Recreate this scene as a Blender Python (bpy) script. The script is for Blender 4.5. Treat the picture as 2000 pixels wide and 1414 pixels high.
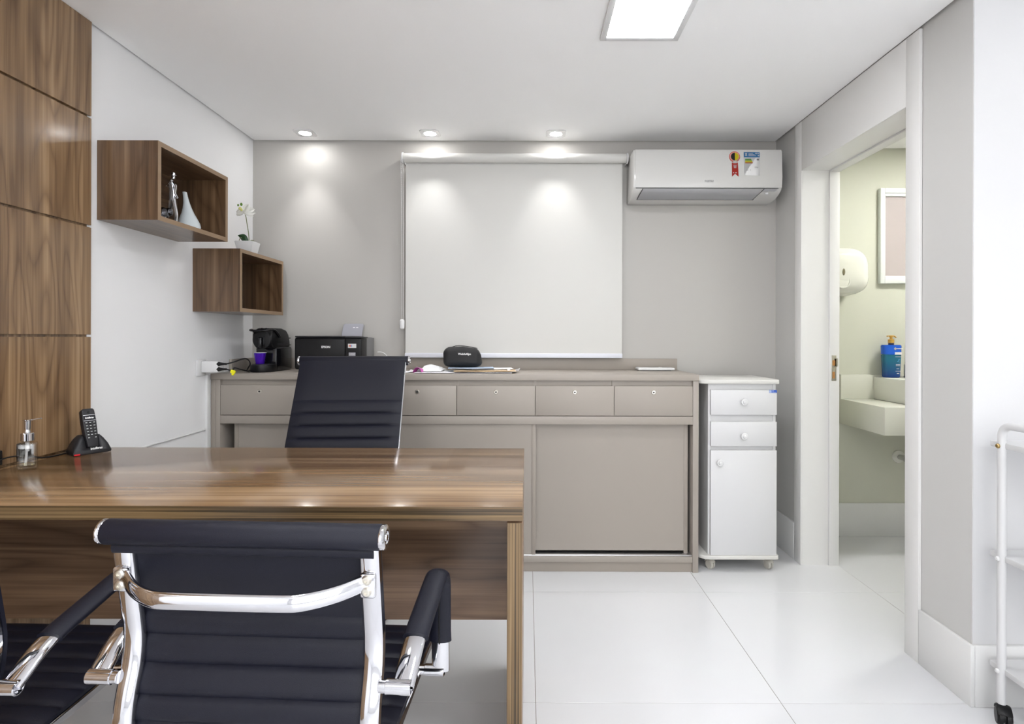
import bpy, bmesh, math, random
from mathutils import Vector, Matrix, noise as mnoise
random.seed(4)
R = math.radians
SC = bpy.context.scene
for o in list(bpy.data.objects):
    bpy.data.objects.remove(o)
COL = SC.collection

# ------------------------------------------------------------------ camera, world, exposure
# units: metres, camera at x=0 y=0, y = distance into the room
CAM_H = 1.19
cd = bpy.data.cameras.new('camera'); cam = bpy.data.objects.new('camera', cd); COL.objects.link(cam)
cd.sensor_width = 36.0; cd.lens = 1104 / 2000 * 36.0
cd.shift_x = -0.015; cd.shift_y = -0.0245; cd.clip_start = 0.02
cam.location = (0, 0, CAM_H); cam.rotation_euler = (R(90), R(-0.15), 0)
SC.camera = cam
w = bpy.data.worlds.new('world'); SC.world = w; w.use_nodes = True
w.node_tree.nodes['Background'].inputs[0].default_value = (0.97, 0.98, 1, 1)
w.node_tree.nodes['Background'].inputs[1].default_value = 2.4
SC.view_settings.view_transform = 'Standard'; SC.view_settings.look = 'None'
SC.view_settings.gamma = 1; SC.view_settings.use_curve_mapping = False
SC.view_settings.exposure = 0.84
PANEL_STRENGTH = 31.0
SPOT_W = 10.0

# ------------------------------------------------------------------ materials
def nodes_of(name):
    m = bpy.data.materials.new(name); m.use_nodes = True
    nt = m.node_tree; return m, nt, nt.nodes['Principled BSDF']
def mat(name, col, rough=0.5, metal=0.0, spec=0.5, bump=0.0, bscale=200, coat=0.0, var=0.0, emit=None, estr=0, trans=0, ior=1.45, alpha=1, sheen=0):
    m, nt, p = nodes_of(name)
    c = tuple(col) + (1,)
    p.inputs['Base Color'].default_value = c
    p.inputs['Roughness'].default_value = rough; p.inputs['Metallic'].default_value = metal
    p.inputs['Specular IOR Level'].default_value = spec; p.inputs['IOR'].default_value = ior
    p.inputs['Coat Weight'].default_value = coat; p.inputs['Coat Roughness'].default_value = 0.08
    p.inputs['Transmission Weight'].default_value = trans; p.inputs['Alpha'].default_value = alpha
    if sheen: p.inputs['Sheen Weight'].default_value = sheen
    if emit: p.inputs['Emission Color'].default_value = tuple(emit) + (1,); p.inputs['Emission Strength'].default_value = estr
    if bump or var:
        tc = nt.nodes.new('ShaderNodeTexCoord'); n = nt.nodes.new('ShaderNodeTexNoise')
        n.inputs['Scale'].default_value = bscale; n.inputs['Detail'].default_value = 4
        nt.links.new(tc.outputs['Object'], n.inputs['Vector'])
        if bump:
            b = nt.nodes.new('ShaderNodeBump'); b.inputs['Strength'].default_value = bump; b.inputs['Distance'].default_value = 0.002
            nt.links.new(n.outputs['Fac'], b.inputs['Height']); nt.links.new(b.outputs['Normal'], p.inputs['Normal'])
        if var:
            n2 = nt.nodes.new('ShaderNodeTexNoise'); n2.inputs['Scale'].default_value = 3.0
            nt.links.new(tc.outputs['Object'], n2.inputs['Vector'])
            mx = nt.nodes.new('ShaderNodeMix'); mx.data_type = 'RGBA'
            mx.inputs['A'].default_value = tuple(v * (1 - var) for v in col) + (1,)
            mx.inputs['B'].default_value = tuple(min(1, v * (1 + var)) for v in col) + (1,)
            nt.links.new(n2.outputs['Fac'], mx.inputs['Factor']); nt.links.new(mx.outputs['Result'], p.inputs['Base Color'])
    return m

def wood(name, along, across, dark, mid, light, rough=0.3, seed=0.0, coat=0.25, rings=11.0, fine=1.0):
    """walnut laminate: contour lines of a stretched noise give the cathedral figure"""
    m, nt, p = nodes_of(name); L = nt.links.new
    tc = nt.nodes.new('ShaderNodeTexCoord')
    def mapping(sa, sc, st, off):
        mp = nt.nodes.new('ShaderNodeMapping'); s = [st, st, st]; s['xyz'.index(along)] = sa; s['xyz'.index(across)] = sc
        mp.inputs['Scale'].default_value = s; mp.inputs['Location'].default_value = (off, off * 1.7, off * .6)
        L(tc.outputs['Object'], mp.inputs['Vector']); return mp.outputs['Vector']
    def noise(vec, detail=3, dist=0.0, rough_=.5):
        n = nt.nodes.new('ShaderNodeTexNoise'); n.inputs['Scale'].default_value = 1; n.inputs['Detail'].default_value = detail
        n.inputs['Distortion'].default_value = dist; n.inputs['Roughness'].default_value = rough_
        L(vec, n.inputs['Vector']); return n.outputs['Fac']
    def math_(op, a, b=None):
        n = nt.nodes.new('ShaderNodeMath'); n.operation = op
        for i, v in enumerate((a, b)):
            if v is None: continue
            if isinstance(v, (int, float)): n.inputs[i].default_value = v
            else: L(v, n.inputs[i])
        return n.outputs[0]
    broad = noise(mapping(0.5, 9, 2, seed), 2, .3)                       # plank-wide tone bands
    fig = noise(mapping(1.1, 7.5, 1.5, seed + 3.1), 1.2, .4)             # field whose contours are the figure
    ring = math_('POWER', math_('PINGPONG', math_('MULTIPLY', fig, rings), 1.0), 2.6)
    streak = noise(mapping(2.2, 150, 60, seed + 7), 4, .2, .65)           # fine pores
    streak2 = noise(mapping(.8, 42 * (5.0 if fine > 2 else 1), 14, seed + 11), 3, .2)
    t = math_('ADD', math_('MULTIPLY', broad, .55), math_('MULTIPLY', math_('ADD', math_('MULTIPLY', math_('SUBTRACT', streak2, .5), fine), .5), .42))
    t = math_('ADD', t, math_('MULTIPLY', streak, .28))
    t = math_('SUBTRACT', t, math_('MULTIPLY', math_('MULTIPLY', ring, math_('ADD', streak2, .25)), .17))
    cr = nt.nodes.new('ShaderNodeValToRGB'); e = cr.color_ramp.elements
    e[0].position = .42; e[0].color = tuple(dark) + (1,); e[1].position = .80; e[1].color = tuple(light) + (1,)
    k = cr.color_ramp.elements.new(.61); k.color = tuple(mid) + (1,)
    L(t, cr.inputs['Fac']); L(cr.outputs['Color'], p.inputs['Base Color'])
    p.inputs['Roughness'].default_value = rough; p.inputs['Coat Weight'].default_value = coat; p.inputs['Coat Roughness'].default_value = .12
    b = nt.nodes.new('ShaderNodeBump'); b.inputs['Strength'].default_value = .06; b.inputs['Distance'].default_value = .001
    L(streak, b.inputs['Height']); L(b.outputs['Normal'], p.inputs['Normal'])
    return m

M = {}
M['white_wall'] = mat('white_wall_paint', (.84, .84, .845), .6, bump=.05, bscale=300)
M['partition'] = mat('white_wall_paint_darkened', (.63, .63, .635), .6, bump=.05, bscale=300)  # same white wall paint, darkened to offset the strong light on the partition
M['taupe_wall'] = mat('taupe_wall_paint', (.46, .445, .42), .55, bump=.05, bscale=300)
M['grey_wall'] = mat('pale_grey_wall_paint', (.58, .575, .56), .55, bump=.05, bscale=300)
M['ceiling'] = mat('ceiling_paint', (.95, .95, .95), .7, bump=.04, bscale=200)
M['gap'] = mat('shadow_gap_paint', (.35, .34, .33), .8)
M['tile'] = mat('white_polished_porcelain', (.675, .68, .695), .06, var=.01, spec=.5)
M['grout'] = mat('brown_grey_grout', (.20, .165, .135), .8, bump=.2, bscale=400)
M['skirting'] = mat('white_skirting_porcelain', (.72, .72, .71), .2)
M['door_white'] = mat('white_lacquered_door_frame', (.76, .755, .74), .3)
M['sage'] = mat('sage_bathroom_paint', (.60, .605, .515), .6, bump=.05, bscale=300)
WD, WM, WL = (.115, .064, .030), (.235, .142, .071), (.375, .245, .135)
ED, EM, EL = (.045, .028, .012), (.185, .118, .054), (.30, .205, .105)
M['wood_panel'] = wood('walnut_laminate_wall_panel', 'z', 'y', WD, WM, WL, .24, 0.0, .3, 20.0, 1.45)
M['wood_x'] = wood('walnut_laminate_desk_top', 'x', 'y', WD, WM, WL, .2, 4.0, .35, 5.0, 1.5)
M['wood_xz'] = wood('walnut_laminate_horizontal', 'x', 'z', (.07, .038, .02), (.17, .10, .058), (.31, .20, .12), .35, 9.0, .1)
M['wood_z'] = wood('walnut_laminate_vertical', 'z', 'x', (.10, .055, .028), (.225, .135, .075), (.37, .245, .15), .35, 14.0, .1)
M['edge_x'] = wood('walnut_edge_band_horizontal', 'x', 'z', ED, EM, EL, .4, 41.0, 0, 6, 2.3)
M['edge_z'] = wood('walnut_edge_band_vertical', 'z', 'x', ED, EM, EL, .4, 47.0, 0, 6, 2.3)
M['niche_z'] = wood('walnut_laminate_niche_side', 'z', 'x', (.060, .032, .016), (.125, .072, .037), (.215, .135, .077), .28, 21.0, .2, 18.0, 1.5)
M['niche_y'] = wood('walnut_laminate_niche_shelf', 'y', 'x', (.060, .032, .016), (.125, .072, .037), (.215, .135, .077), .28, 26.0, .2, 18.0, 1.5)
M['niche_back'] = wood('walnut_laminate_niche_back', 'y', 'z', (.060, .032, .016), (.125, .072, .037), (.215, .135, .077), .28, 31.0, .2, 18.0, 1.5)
M['niche_edge'] = mat('pale_walnut_edge_banding', (.27, .18, .108), .4, var=.12)
M['taupe'] = mat('taupe_laminate', (.338, .302, .266), .42, bump=.03, bscale=500, var=.015)
M['taupe_dark'] = mat('taupe_laminate_profile', (.312, .274, .238), .45)
M['alu'] = mat('brushed_aluminium', (.78, .78, .80), .3, 1.0)
M['chrome'] = mat('polished_chrome', (.68, .68, .71), .07, 1.0)
M['steel'] = mat('satin_nickel', (.62, .59, .53), .28, 1.0)
M['dark_hole'] = mat('dark_recess', (.01, .01, .01), .7)
M['leather'] = mat('black_leatherette', (.0052, .0058, .0135), .48, bump=.25, bscale=900, spec=.36)
M['black_plastic'] = mat('black_plastic', (.006, .006, .007), .42, spec=.35)
M['black_gloss'] = mat('black_glossy_plastic', (.006, .006, .008), .12)
M['dark_grey'] = mat('charcoal_plastic', (.018, .018, .021), .42, spec=.4)
M['grey_side'] = mat('grey_printer_plastic', (.16, .16, .165), .35)
M['lilac_grey'] = mat('silver_grey_plastic', (.36, .36, .40), .35)
M['white_plastic'] = mat('white_plastic', (.70, .70, .70), .25)
M['white_lam'] = mat('white_laminate', (.63, .63, .635), .35)
M['cream_edge'] = mat('cream_edge_band', (.64, .63, .60), .4)
M['blind'] = mat('off_white_blind_fabric', (.61, .605, .58), .8, bump=.15, bscale=900)
M['ac_white'] = mat('air_conditioner_white_plastic', (.60, .595, .578), .16)
M['ac_grey'] = mat('air_conditioner_grey_flap', (.66, .66, .68), .3)
M['ac_line'] = mat('dark_seam', (.06, .06, .06), .6)
M['emit_panel'] = mat('led_panel_diffuser', (1, 1, 1), .5, emit=(.96, .975, 1), estr=PANEL_STRENGTH)
M['emit_bath'] = mat('bathroom_led_diffuser', (1, 1, 1), .5, emit=(1, .985, .94), estr=75)
M['emit_spot'] = mat('downlight_lamp', (1, 1, 1), .5, emit=(1, .99, .98), estr=60)
M['red'] = mat('red_print', (.62, .035, .02), .45)
M['pale_red'] = mat('pale_red_print', (.75, .33, .28), .45)
M['yellow'] = mat('yellow_print', (.80, .68, .01), .45)
M['black_ink'] = mat('black_print', (.015, .015, .015), .5)
M['grey_ink'] = mat('grey_print', (.33, .33, .34), .5)
M['blue_print'] = mat('blue_print', (.06, .27, .60), .45)
M['green_print'] = mat('green_print', (.10, .38, .08), .45)
M['lime_print'] = mat('lime_print', (.38, .60, .08), .45)
M['orange_print'] = mat('orange_print', (.65, .16, .03), .45)
M['white_ink'] = mat('white_print', (.82, .82, .82), .5)
M['paper'] = mat('white_paper', (.80, .80, .82), .6)
M['manila'] = mat('manila_envelope', (.60, .44, .27), .6, var=.06)
M['pink'] = mat('magenta_paper', (.48, .08, .34), .5)
M['blue_pale'] = mat('pale_blue_paper', (.42, .52, .68), .6)
M['teal'] = mat('teal_paper', (.10, .30, .33), .5)
M['purple'] = mat('purple_metallic_cup', (.09, .015, .55), .22, .6)
M['porcelain_vase'] = mat('pale_blue_porcelain', (.60, .65, .67), .1, coat=.5)
M['silver'] = mat('silver_figurine', (.80, .80, .82), .16, 1.0)
M['dark_silver'] = mat('dark_polished_metal', (.10, .10, .11), .12, 1.0)
M['leaf'] = mat('dark_green_leaf', (.012, .055, .014), .35)
M['bud'] = mat('green_bud', (.10, .22, .02), .4)
M['stem'] = mat('olive_stem', (.22, .24, .13), .6)
M['petal'] = mat('white_orchid_petal', (.82, .82, .77), .5)
M['petal_heart'] = mat('yellow_green_heart', (.72, .72, .25), .5)
M['yellow_tag'] = mat('bright_yellow_tape', (.85, .80, .01), .5)
M['quartz'] = mat('cream_quartz', (.70, .70, .62), .18, var=.01)
M['ceramic'] = mat('white_ceramic_basin', (.72, .72, .66), .12)
M['gold'] = mat('golden_plastic', (.62, .36, .07), .3, .3)
M['navy'] = mat('dark_blue_plastic', (.01, .015, .07), .3)
M['blue_band'] = mat('bright_blue_bottle', (.012, .11, .62), .25)
M['led_red'] = mat('red_led', (.6, .01, .02), .3, emit=(1, .02, .05), estr=.03)
M['wire_white'] = mat('white_cable', (.74, .74, .73), .45)
M['caster_grey'] = mat('warm_grey_caster_plastic', (.50, .48, .43), .45)
M['brass'] = mat('brass_screw', (.45, .32, .14), .3, 1.0)
M['strike_wood'] = mat('raw_wood_recess', (.42, .20, .06), .6)
M['key_white'] = mat('pale_key_print', (.65, .65, .66), .5)
M['screen'] = mat('phone_display', (.02, .02, .025), .15)
M['frost'] = mat('frosted_window_glass', (.60, .53, .52), .35, trans=.25)
M['window_white'] = mat('white_window_frame', (.76, .79, .76), .35)
def glass(name, col, ior=1.45, rough=0.0):
    # thin-walled clear vessel: see-through with a fresnel reflection
    m, nt, p = nodes_of(name); nt.nodes.remove(p); out = nt.nodes['Material Output']
    tr = nt.nodes.new('ShaderNodeBsdfTransparent'); tr.inputs[0].default_value = tuple(col) + (1,)
    gl = nt.nodes.new('ShaderNodeBsdfGlossy'); gl.inputs['Roughness'].default_value = .03
    lw = nt.nodes.new('ShaderNodeLayerWeight'); lw.inputs[0].default_value = .5; mx = nt.nodes.new('ShaderNodeMixShader')
    pw = nt.nodes.new('ShaderNodeMath'); pw.operation = 'POWER'; pw.inputs[1].default_value = 4; nt.links.new(lw.outputs['Facing'], pw.inputs[0])
    fr = nt.nodes.new('ShaderNodeMath'); fr.operation = 'MULTIPLY_ADD'; fr.inputs[1].default_value = .6; fr.inputs[2].default_value = .10 * (ior - 1); nt.links.new(pw.outputs[0], fr.inputs[0])
    nt.links.new(fr.outputs[0], mx.inputs[0]); nt.links.new(tr.outputs[0], mx.inputs[1]); nt.links.new(gl.outputs[0], mx.inputs[2]); nt.links.new(mx.outputs[0], out.inputs[0])
    return m
M['glass'] = glass('clear_glass', (.985, .99, .987), 1.8)
M['liquid'] = glass('clear_yellowish_gel', (.90, .86, .68), 1.33)
M['plastic_clear'] = mat('translucent_dip_tube', (.8, .8, .82), .3, alpha=.75)
def bottle_gradient():
    m, nt, p = nodes_of('teal_to_blue_bottle_print')
    tc = nt.nodes.new('ShaderNodeTexCoord'); sp = nt.nodes.new('ShaderNodeSeparateXYZ'); cr = nt.nodes.new('ShaderNodeValToRGB')
    mr = nt.nodes.new('ShaderNodeMapRange'); mr.inputs[1].default_value = 0; mr.inputs[2].default_value = .14
    nt.links.new(tc.outputs['Object'], sp.inputs[0]); nt.links.new(sp.outputs[2], mr.inputs[0]); nt.links.new(mr.outputs[0], cr.inputs[0])
    e = cr.color_ramp.elements; e[0].position = 0; e[0].color = (.006, .035, .20, 1); e[1].position = .75; e[1].color = (.006, .13, .22, 1)
    nt.links.new(cr.outputs[0], p.inputs['Base Color']); p.inputs['Roughness'].default_value = .25
    return m
M['bottle'] = bottle_gradient()

# ------------------------------------------------------------------ mesh helpers
def fillet(pts, r, n=6):
    pts = [Vector(p) for p in pts]; out = [pts[0]]
    for i in range(1, len(pts) - 1):
        a, b, c = pts[i - 1], pts[i], pts[i + 1]
        rr = r[i - 1] if isinstance(r, (list, tuple)) else r
        d1, d2 = (a - b), (c - b); t = min(rr, d1.length * .49, d2.length * .49)
        p1, p2 = b + d1.normalized() * t, b + d2.normalized() * t
        for k in range(n + 1):
            u = k / n; out.append(p1 * (1 - u) ** 2 + b * 2 * u * (1 - u) + p2 * u ** 2)
    out.append(pts[-1]); return out
def smooth_path(pts, n=6):
    pts = [Vector(p) for p in pts]; out = []
    for i in range(len(pts) - 1):
        p0 = pts[max(i - 1, 0)]; p1 = pts[i]; p2 = pts[i + 1]; p3 = pts[min(i + 2, len(pts) - 1)]
        for k in range(n):
            t = k / n
            out.append(.5 * ((2 * p1) + (-p0 + p2) * t + (2 * p0 - 5 * p1 + 4 * p2 - p3) * t * t + (-p0 + 3 * p1 - 3 * p2 + p3) * t ** 3))
    out.append(pts[-1]); return out

class B:
    def __init__(s): s.bm = bmesh.new()
    def add(s, bm):
        me = bpy.data.meshes.new('tmp'); bm.to_mesh(me); bm.free(); s.bm.from_mesh(me); bpy.data.meshes.remove(me); return s
    def box(s, x0, x1, y0, y1, z0, z1, bev=0.0, seg=2):
        bm = bmesh.new(); bmesh.ops.create_cube(bm, size=1)
        for v in bm.verts:
            v.co = Vector(((x0 + x1) / 2 + v.co.x * (x1 - x0), (y0 + y1) / 2 + v.co.y * (y1 - y0), (z0 + z1) / 2 + v.co.z * (z1 - z0)))
        if bev: bmesh.ops.bevel(bm, geom=bm.edges[:], offset=bev, segments=seg, affect='EDGES', profile=.5)
        return s.add(bm)
    def prism(s, poly, plane, lo, hi, bev=0.0, seg=2):
        """poly in 2D (a,b) of plane 'xy','yz','xz', extruded along the third axis"""
        bm = bmesh.new()
        def P(a, b, c):
            return {'xy': (a, b, c), 'yz': (c, a, b), 'xz': (a, c, b)}[plane]
        lo_v = [bm.verts.new(P(a, b, lo)) for a, b in poly]; hi_v = [bm.verts.new(P(a, b, hi)) for a, b in poly]
        n = len(poly); bm.faces.new(lo_v[::-1]); bm.faces.new(hi_v)
        for i in range(n): bm.faces.new((lo_v[i], lo_v[(i + 1) % n], hi_v[(i + 1) % n], hi_v[i]))
        bmesh.ops.recalc_face_normals(bm, faces=bm.faces[:])
        if bev:
            ed = [e for e in bm.edges if len(e.link_faces) == 2 and e.calc_face_angle(0) > .6]
            bmesh.ops.bevel(bm, geom=ed, offset=bev, segments=seg, affect='EDGES', profile=.5)
        return s.add(bm)
    def lathe(s, prof, c=(0, 0, 0), n=24, axis='z', sx=1, sy=1):
        bm = bmesh.new(); rows = []
        for r, h in prof:
            if r < 1e-6: rows.append([bm.verts.new((0, 0, h))])
            else: rows.append([bm.verts.new((r * sx * math.cos(2 * math.pi * i / n), r * sy * math.sin(2 * math.pi * i / n), h)) for i in range(n)])
        for a, b in zip(rows, rows[1:]):
            for i in range(n):
                j = (i + 1) % n
                if len(a) == 1 and len(b) == 1: continue
                if len(a) == 1: bm.faces.new((a[0], b[j], b[i]))
                elif len(b) == 1: bm.faces.new((a[i], a[j], b[0]))
                else: bm.faces.new((a[i], a[j], b[j], b[i]))
        if len(rows[0]) > 1: bm.faces.new(rows[0][::-1])
        if len(rows[-1]) > 1: bm.faces.new(rows[-1])
        bmesh.ops.recalc_face_normals(bm, faces=bm.faces[:])
        mt = {'z': Matrix.Identity(3), 'y': Matrix.Rotation(R(-90), 3, 'X'), '-y': Matrix.Rotation(R(90), 3, 'X'), 'x': Matrix.Rotation(R(90), 3, 'Y'), '-x': Matrix.Rotation(R(-90), 3, 'Y')}[axis]
        for v in bm.verts: v.co = mt @ v.co + Vector(c)
        return s.add(bm)
    def tube(s, pts, ra, rb=None, n=12, up=(0, 0, 1), scale=None, caps=True):
        pts = [Vector(p) for p in pts]; rb = ra if rb is None else rb
        bm = bmesh.new(); rows = []; up = Vector(up); m = len(pts)
        side_prev = None
        for i, p in enumerate(pts):
            t = (pts[min(i + 1, m - 1)] - pts[max(i - 1, 0)]).normalized()
            if side_prev is None:
                sd = t.cross(up)
                if sd.length < 1e-4: sd = t.cross(Vector((1, 0, 0)))
            else: sd = side_prev - t * side_prev.dot(t)
            sd.normalize(); side_prev = sd; u = sd.cross(t).normalized(); k = scale[i] if scale else 1
            rows.append([bm.verts.new(p + sd * (ra * k * math.cos(2 * math.pi * j / n)) + u * (rb * k * math.sin(2 * math.pi * j / n))) for j in range(n)])
        for a, b in zip(rows, rows[1:]):
            for j in range(n): bm.faces.new((a[j], a[(j + 1) % n], b[(j + 1) % n], b[j]))
        if caps: bm.faces.new(rows[0][::-1]); bm.faces.new(rows[-1])
        bmesh.ops.recalc_face_normals(bm, faces=bm.faces[:])
        return s.add(bm)
    def ball(s, c, r, seg=16, ring=10):
        rx, ry, rz = (r, r, r) if isinstance(r, (int, float)) else r
        bm = bmesh.new(); bmesh.ops.create_uvsphere(bm, u_segments=seg, v_segments=ring, radius=1)
        for v in bm.verts: v.co = Vector((c[0] + v.co.x * rx, c[1] + v.co.y * ry, c[2] + v.co.z * rz))
        return s.add(bm)
    def grid(s, f, nu, nv, thick=None):
        """surface f(u,v)->point, optional thickness along normal"""
        bm = bmesh.new(); g = [[bm.verts.new(f(i / nu, j / nv)) for j in range(nv + 1)] for i in range(nu + 1)]
        for i in range(nu):
            for j in range(nv): bm.faces.new((g[i][j], g[i + 1][j], g[i + 1][j + 1], g[i][j + 1]))
        if thick:
            bm.normal_update()
            bmesh.ops.solidify(bm, geom=bm.faces[:], thickness=thick)
            bmesh.ops.recalc_face_normals(bm, faces=bm.faces[:])
        return s.add(bm)
    def xf(s, mtx):
        for v in s.bm.verts: v.co = mtx @ v.co
        return s
def rootof(o):
    while o.parent: o = o.parent
    return o
def done(name, b, m, parent=None, angle=35, label=None, cat=None, group=None, kind=None):
    """links the collected shapes as ONE mesh object; verts are given in the frame its root was built in"""
    me = bpy.data.meshes.new(name); bm = b.bm
    if parent is not None: off = rootof(parent).location.copy()
    else:
        xs = [v.co for v in bm.verts]
        off = Vector(((min(v.x for v in xs) + max(v.x for v in xs)) / 2, (min(v.y for v in xs) + max(v.y for v in xs)) / 2, min(v.z for v in xs)))
    for v in bm.verts: v.co -= off
    bm.to_mesh(me); bm.free()
    for p in me.polygons: p.use_smooth = True
    me.set_sharp_from_angle(angle=R(angle))
    me.materials.append(M[m] if isinstance(m, str) else m)
    o = bpy.data.objects.new(name, me); COL.objects.link(o)
    if parent is not None: o.parent = parent
    else: o.location = off
    tag(o, label, cat, group, kind); return o
def tag(o, label=None, cat=None, group=None, kind=None):
    for k, v in (('label', label), ('category', cat), ('group', group), ('kind', kind)):
        if v: o[k] = v
    return o
def thing(name, loc, label, cat, group=None):
    o = bpy.data.objects.new(name, None); COL.objects.link(o); o.location = loc; o.empty_display_size = .05
    return tag(o, label, cat, group)
def inst(src, parent, dx=(0, 0, 0), name=None):
    c = src.copy(); COL.objects.link(c); c.parent = parent; c.location = Vector(src.location) + Vector(dx)
    if name: c.name = name
    return c
def copy_tree(o, parent=None):
    c = o.copy(); COL.objects.link(c); c.parent = parent
    for ch in o.children: copy_tree(ch, c)
    return c
def text(name, body, size, loc, m, parent, rot=(90, 0, 0), ext=.0004, bold=0.0, width=None, align='CENTER'):
    cu = bpy.data.curves.new('t', 'FONT'); cu.body = body; cu.size = size; cu.extrude = ext; cu.align_x = align; cu.align_y = 'CENTER'; cu.offset = bold
    cu.resolution_u = 2
    o = bpy.data.objects.new('t', cu); COL.objects.link(o); dg = bpy.context.evaluated_depsgraph_get()
    me = bpy.data.meshes.new_from_object(o.evaluated_get(dg)); bpy.data.objects.remove(o)
    xs = [v.co.x for v in me.vertices]; k = width / (max(xs) - min(xs)) if width else 1
    mt = Matrix.Translation(Vector(loc) - rootof(parent).location) @ Matrix([[1, 0, 0, 0], [0, 1, 0, 0], [0, 0, 1, 0], [0, 0, 0, 1]])
    e = [R(a) for a in rot]
    mt = mt @ (Matrix.Rotation(e[2], 4, 'Z') @ Matrix.Rotation(e[1], 4, 'Y') @ Matrix.Rotation(e[0], 4, 'X')) @ Matrix.Diagonal((k, 1, 1, 1))
    me.transform(mt); me.name = name; me.materials.clear(); me.materials.append(M[m])
    ob = bpy.data.objects.new(name, me); COL.objects.link(ob); ob.parent = parent; return ob

# ------------------------------------------------------------------ the room
XL, XR, YB = -1.60, 1.445, 3.29          # left wall, right wall, back wall
H = 2.327                                # ceiling
YP = 1.835                               # partition that faces the camera on the right
XRO = 1.625                              # bathroom side of the right wall
XF, YF = 3.1, -2.2                       # far right wall, wall behind the camera
YBB = 3.405                              # bathroom back wall
TOP = 2.42
def S(name, b, m): return done(name, b, m, kind='structure')
# floor: grout bed with single tiles
fl = done('floor', B().box(XL - .1, XF + .1, YF - .1, YBB + .2, -.05, -.0012), 'grout', kind='structure')
tb = B().box(-.39925, .39925, -.39925, .39925, -.02, 0, .0008, 1)
tile0 = done('tile', tb, 'tile', fl); tile0.location = (0, 0, 0)
tile_me = tile0.data; bpy.data.objects.remove(tile0)
me_off = fl.location
# tile mesh verts were shifted by the floor origin: recentre
for v in tile_me.vertices: v.co += me_off
gx0, gy0 = .03, 1.84
for i in range(-3, 4):
    for j in range(-6, 2):
        x0, x1 = max(gx0 + .8 * i, XL - .02), min(gx0 + .8 * (i + 1), XF + .02)
        y0, y1 = max(gy0 + .8 * j, YF - .02), min(gy0 + .8 * (j + 1), YBB + .02)
        if x1 - x0 < .05 or y1 - y0 < .05: continue
        t = bpy.data.objects.new('tile', tile_me); COL.objects.link(t); t.parent = fl
        t.location = Vector(((x0 + x1) / 2, (y0 + y1) / 2, 0)) - me_off
        t.scale = ((x1 - x0 - .0) / .8, (y1 - y0 - .0) / .8, 1)
S('wall_left', B().box(XL - .12, XL, YF, YBB + .12, 0, TOP), 'white_wall')
S('wall_back', B().box(XL, XRO, YB, YB + .12, 0, TOP), 'taupe_wall')
D0, D1, DH = 2.143, 2.959, 2.065         # door opening in the right wall
wr = B().box(XR, XRO, D1 + .02, YB, 0, TOP).box(XR, XRO, YP, D0 - .02, 0, TOP).box(XR, XRO, D0 - .02, D1 + .02, DH + .02, TOP)
S('wall_right', wr, 'grey_wall')
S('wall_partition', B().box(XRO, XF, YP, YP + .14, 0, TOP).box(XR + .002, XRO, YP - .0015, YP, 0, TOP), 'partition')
S('wall_far_right', B().box(XF, XF + .1, YF, YBB + .12, 0, TOP), 'white_wall')
WX0, WX1, WZ0, WZ1 = -1.1, 2.5, .25, 2.15      # unseen wide window behind the camera, added for frontal fill and ceiling light
S('wall_rear', B().box(XL, WX0, YF - .1, YF, 0, TOP).box(WX1, XF, YF - .1, YF, 0, TOP).box(WX0, WX1, YF - .1, YF, 0, WZ0).box(WX0, WX1, YF - .1, YF, WZ1, TOP), 'white_wall')
w2 = thing('added_window', ((WX0 + WX1) / 2, YF - .05, WZ0), None, None); w2['kind'] = 'structure'
fr = B().box(WX0, WX1, YF - .07, YF - .03, WZ0, WZ0 + .05).box(WX0, WX1, YF - .07, YF - .03, WZ1 - .05, WZ1)
for x in (WX0, WX0 + 1.183, WX0 + 2.366, WX1 - .05): fr.box(x, x + .05, YF - .07, YF - .03, WZ0 + .05, WZ1 - .05)
done('window_frame', fr, 'window_white', w2)
pl = bpy.data.lights.new('added_window_portal', 'AREA'); pl.shape = 'RECTANGLE'; pl.size = WX1 - WX0; pl.size_y = WZ1 - WZ0; pl.cycles.is_portal = True
po = bpy.data.objects.new('added_window_portal', pl); COL.objects.link(po); po.location = ((WX0 + WX1) / 2, YF - .02, (WZ0 + WZ1) / 2); po.rotation_euler = (R(90), 0, 0)
S('wall_bathroom_back', B().box(XRO, XF, YBB, YBB + .12, 0, TOP), 'sage')
S('wall_bathroom_lining', B().box(XRO, XRO + .004, D1 + .05, YBB, 0, TOP).box(XRO + .004, XF, YP + .14, YP + .145, 0, TOP), 'sage')
g = .012
ce = B().box(XL + g, XR - g, YF, YB - g, H, H + .03).box(XR - g, XF, YF, YP - g, H, H + .03).box(XRO + .012, XF, YP + .15, YBB - .012, H, H + .03)
S('ceiling', ce, 'ceiling')
S('ceiling_slab', B().box(XL - .1, XF + .1, YF - .1, YBB + .12, TOP, TOP + .05), 'gap')
# skirting boards
S('baseboard_right', B().box(XR - .014, XR, D1 + .075, YB, 0, .197, .002), 'skirting')
S('baseboard_right_near', B().box(XR - .014, XR, YP - .014, D0 - .078, 0, .197, .002), 'skirting')
S('baseboard_partition', B().box(XR, XF, YP - .016, YP - .0015, 0, .197, .002), 'skirting')
S('baseboard_bathroom', B().box(XRO + .005, XF, YBB - .014, YBB, 0, .197, .002), 'skirting')
S('baseboard_back', B().box(XL, XR, YB - .012, YB, 0, .197, .002), 'skirting')

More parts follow.
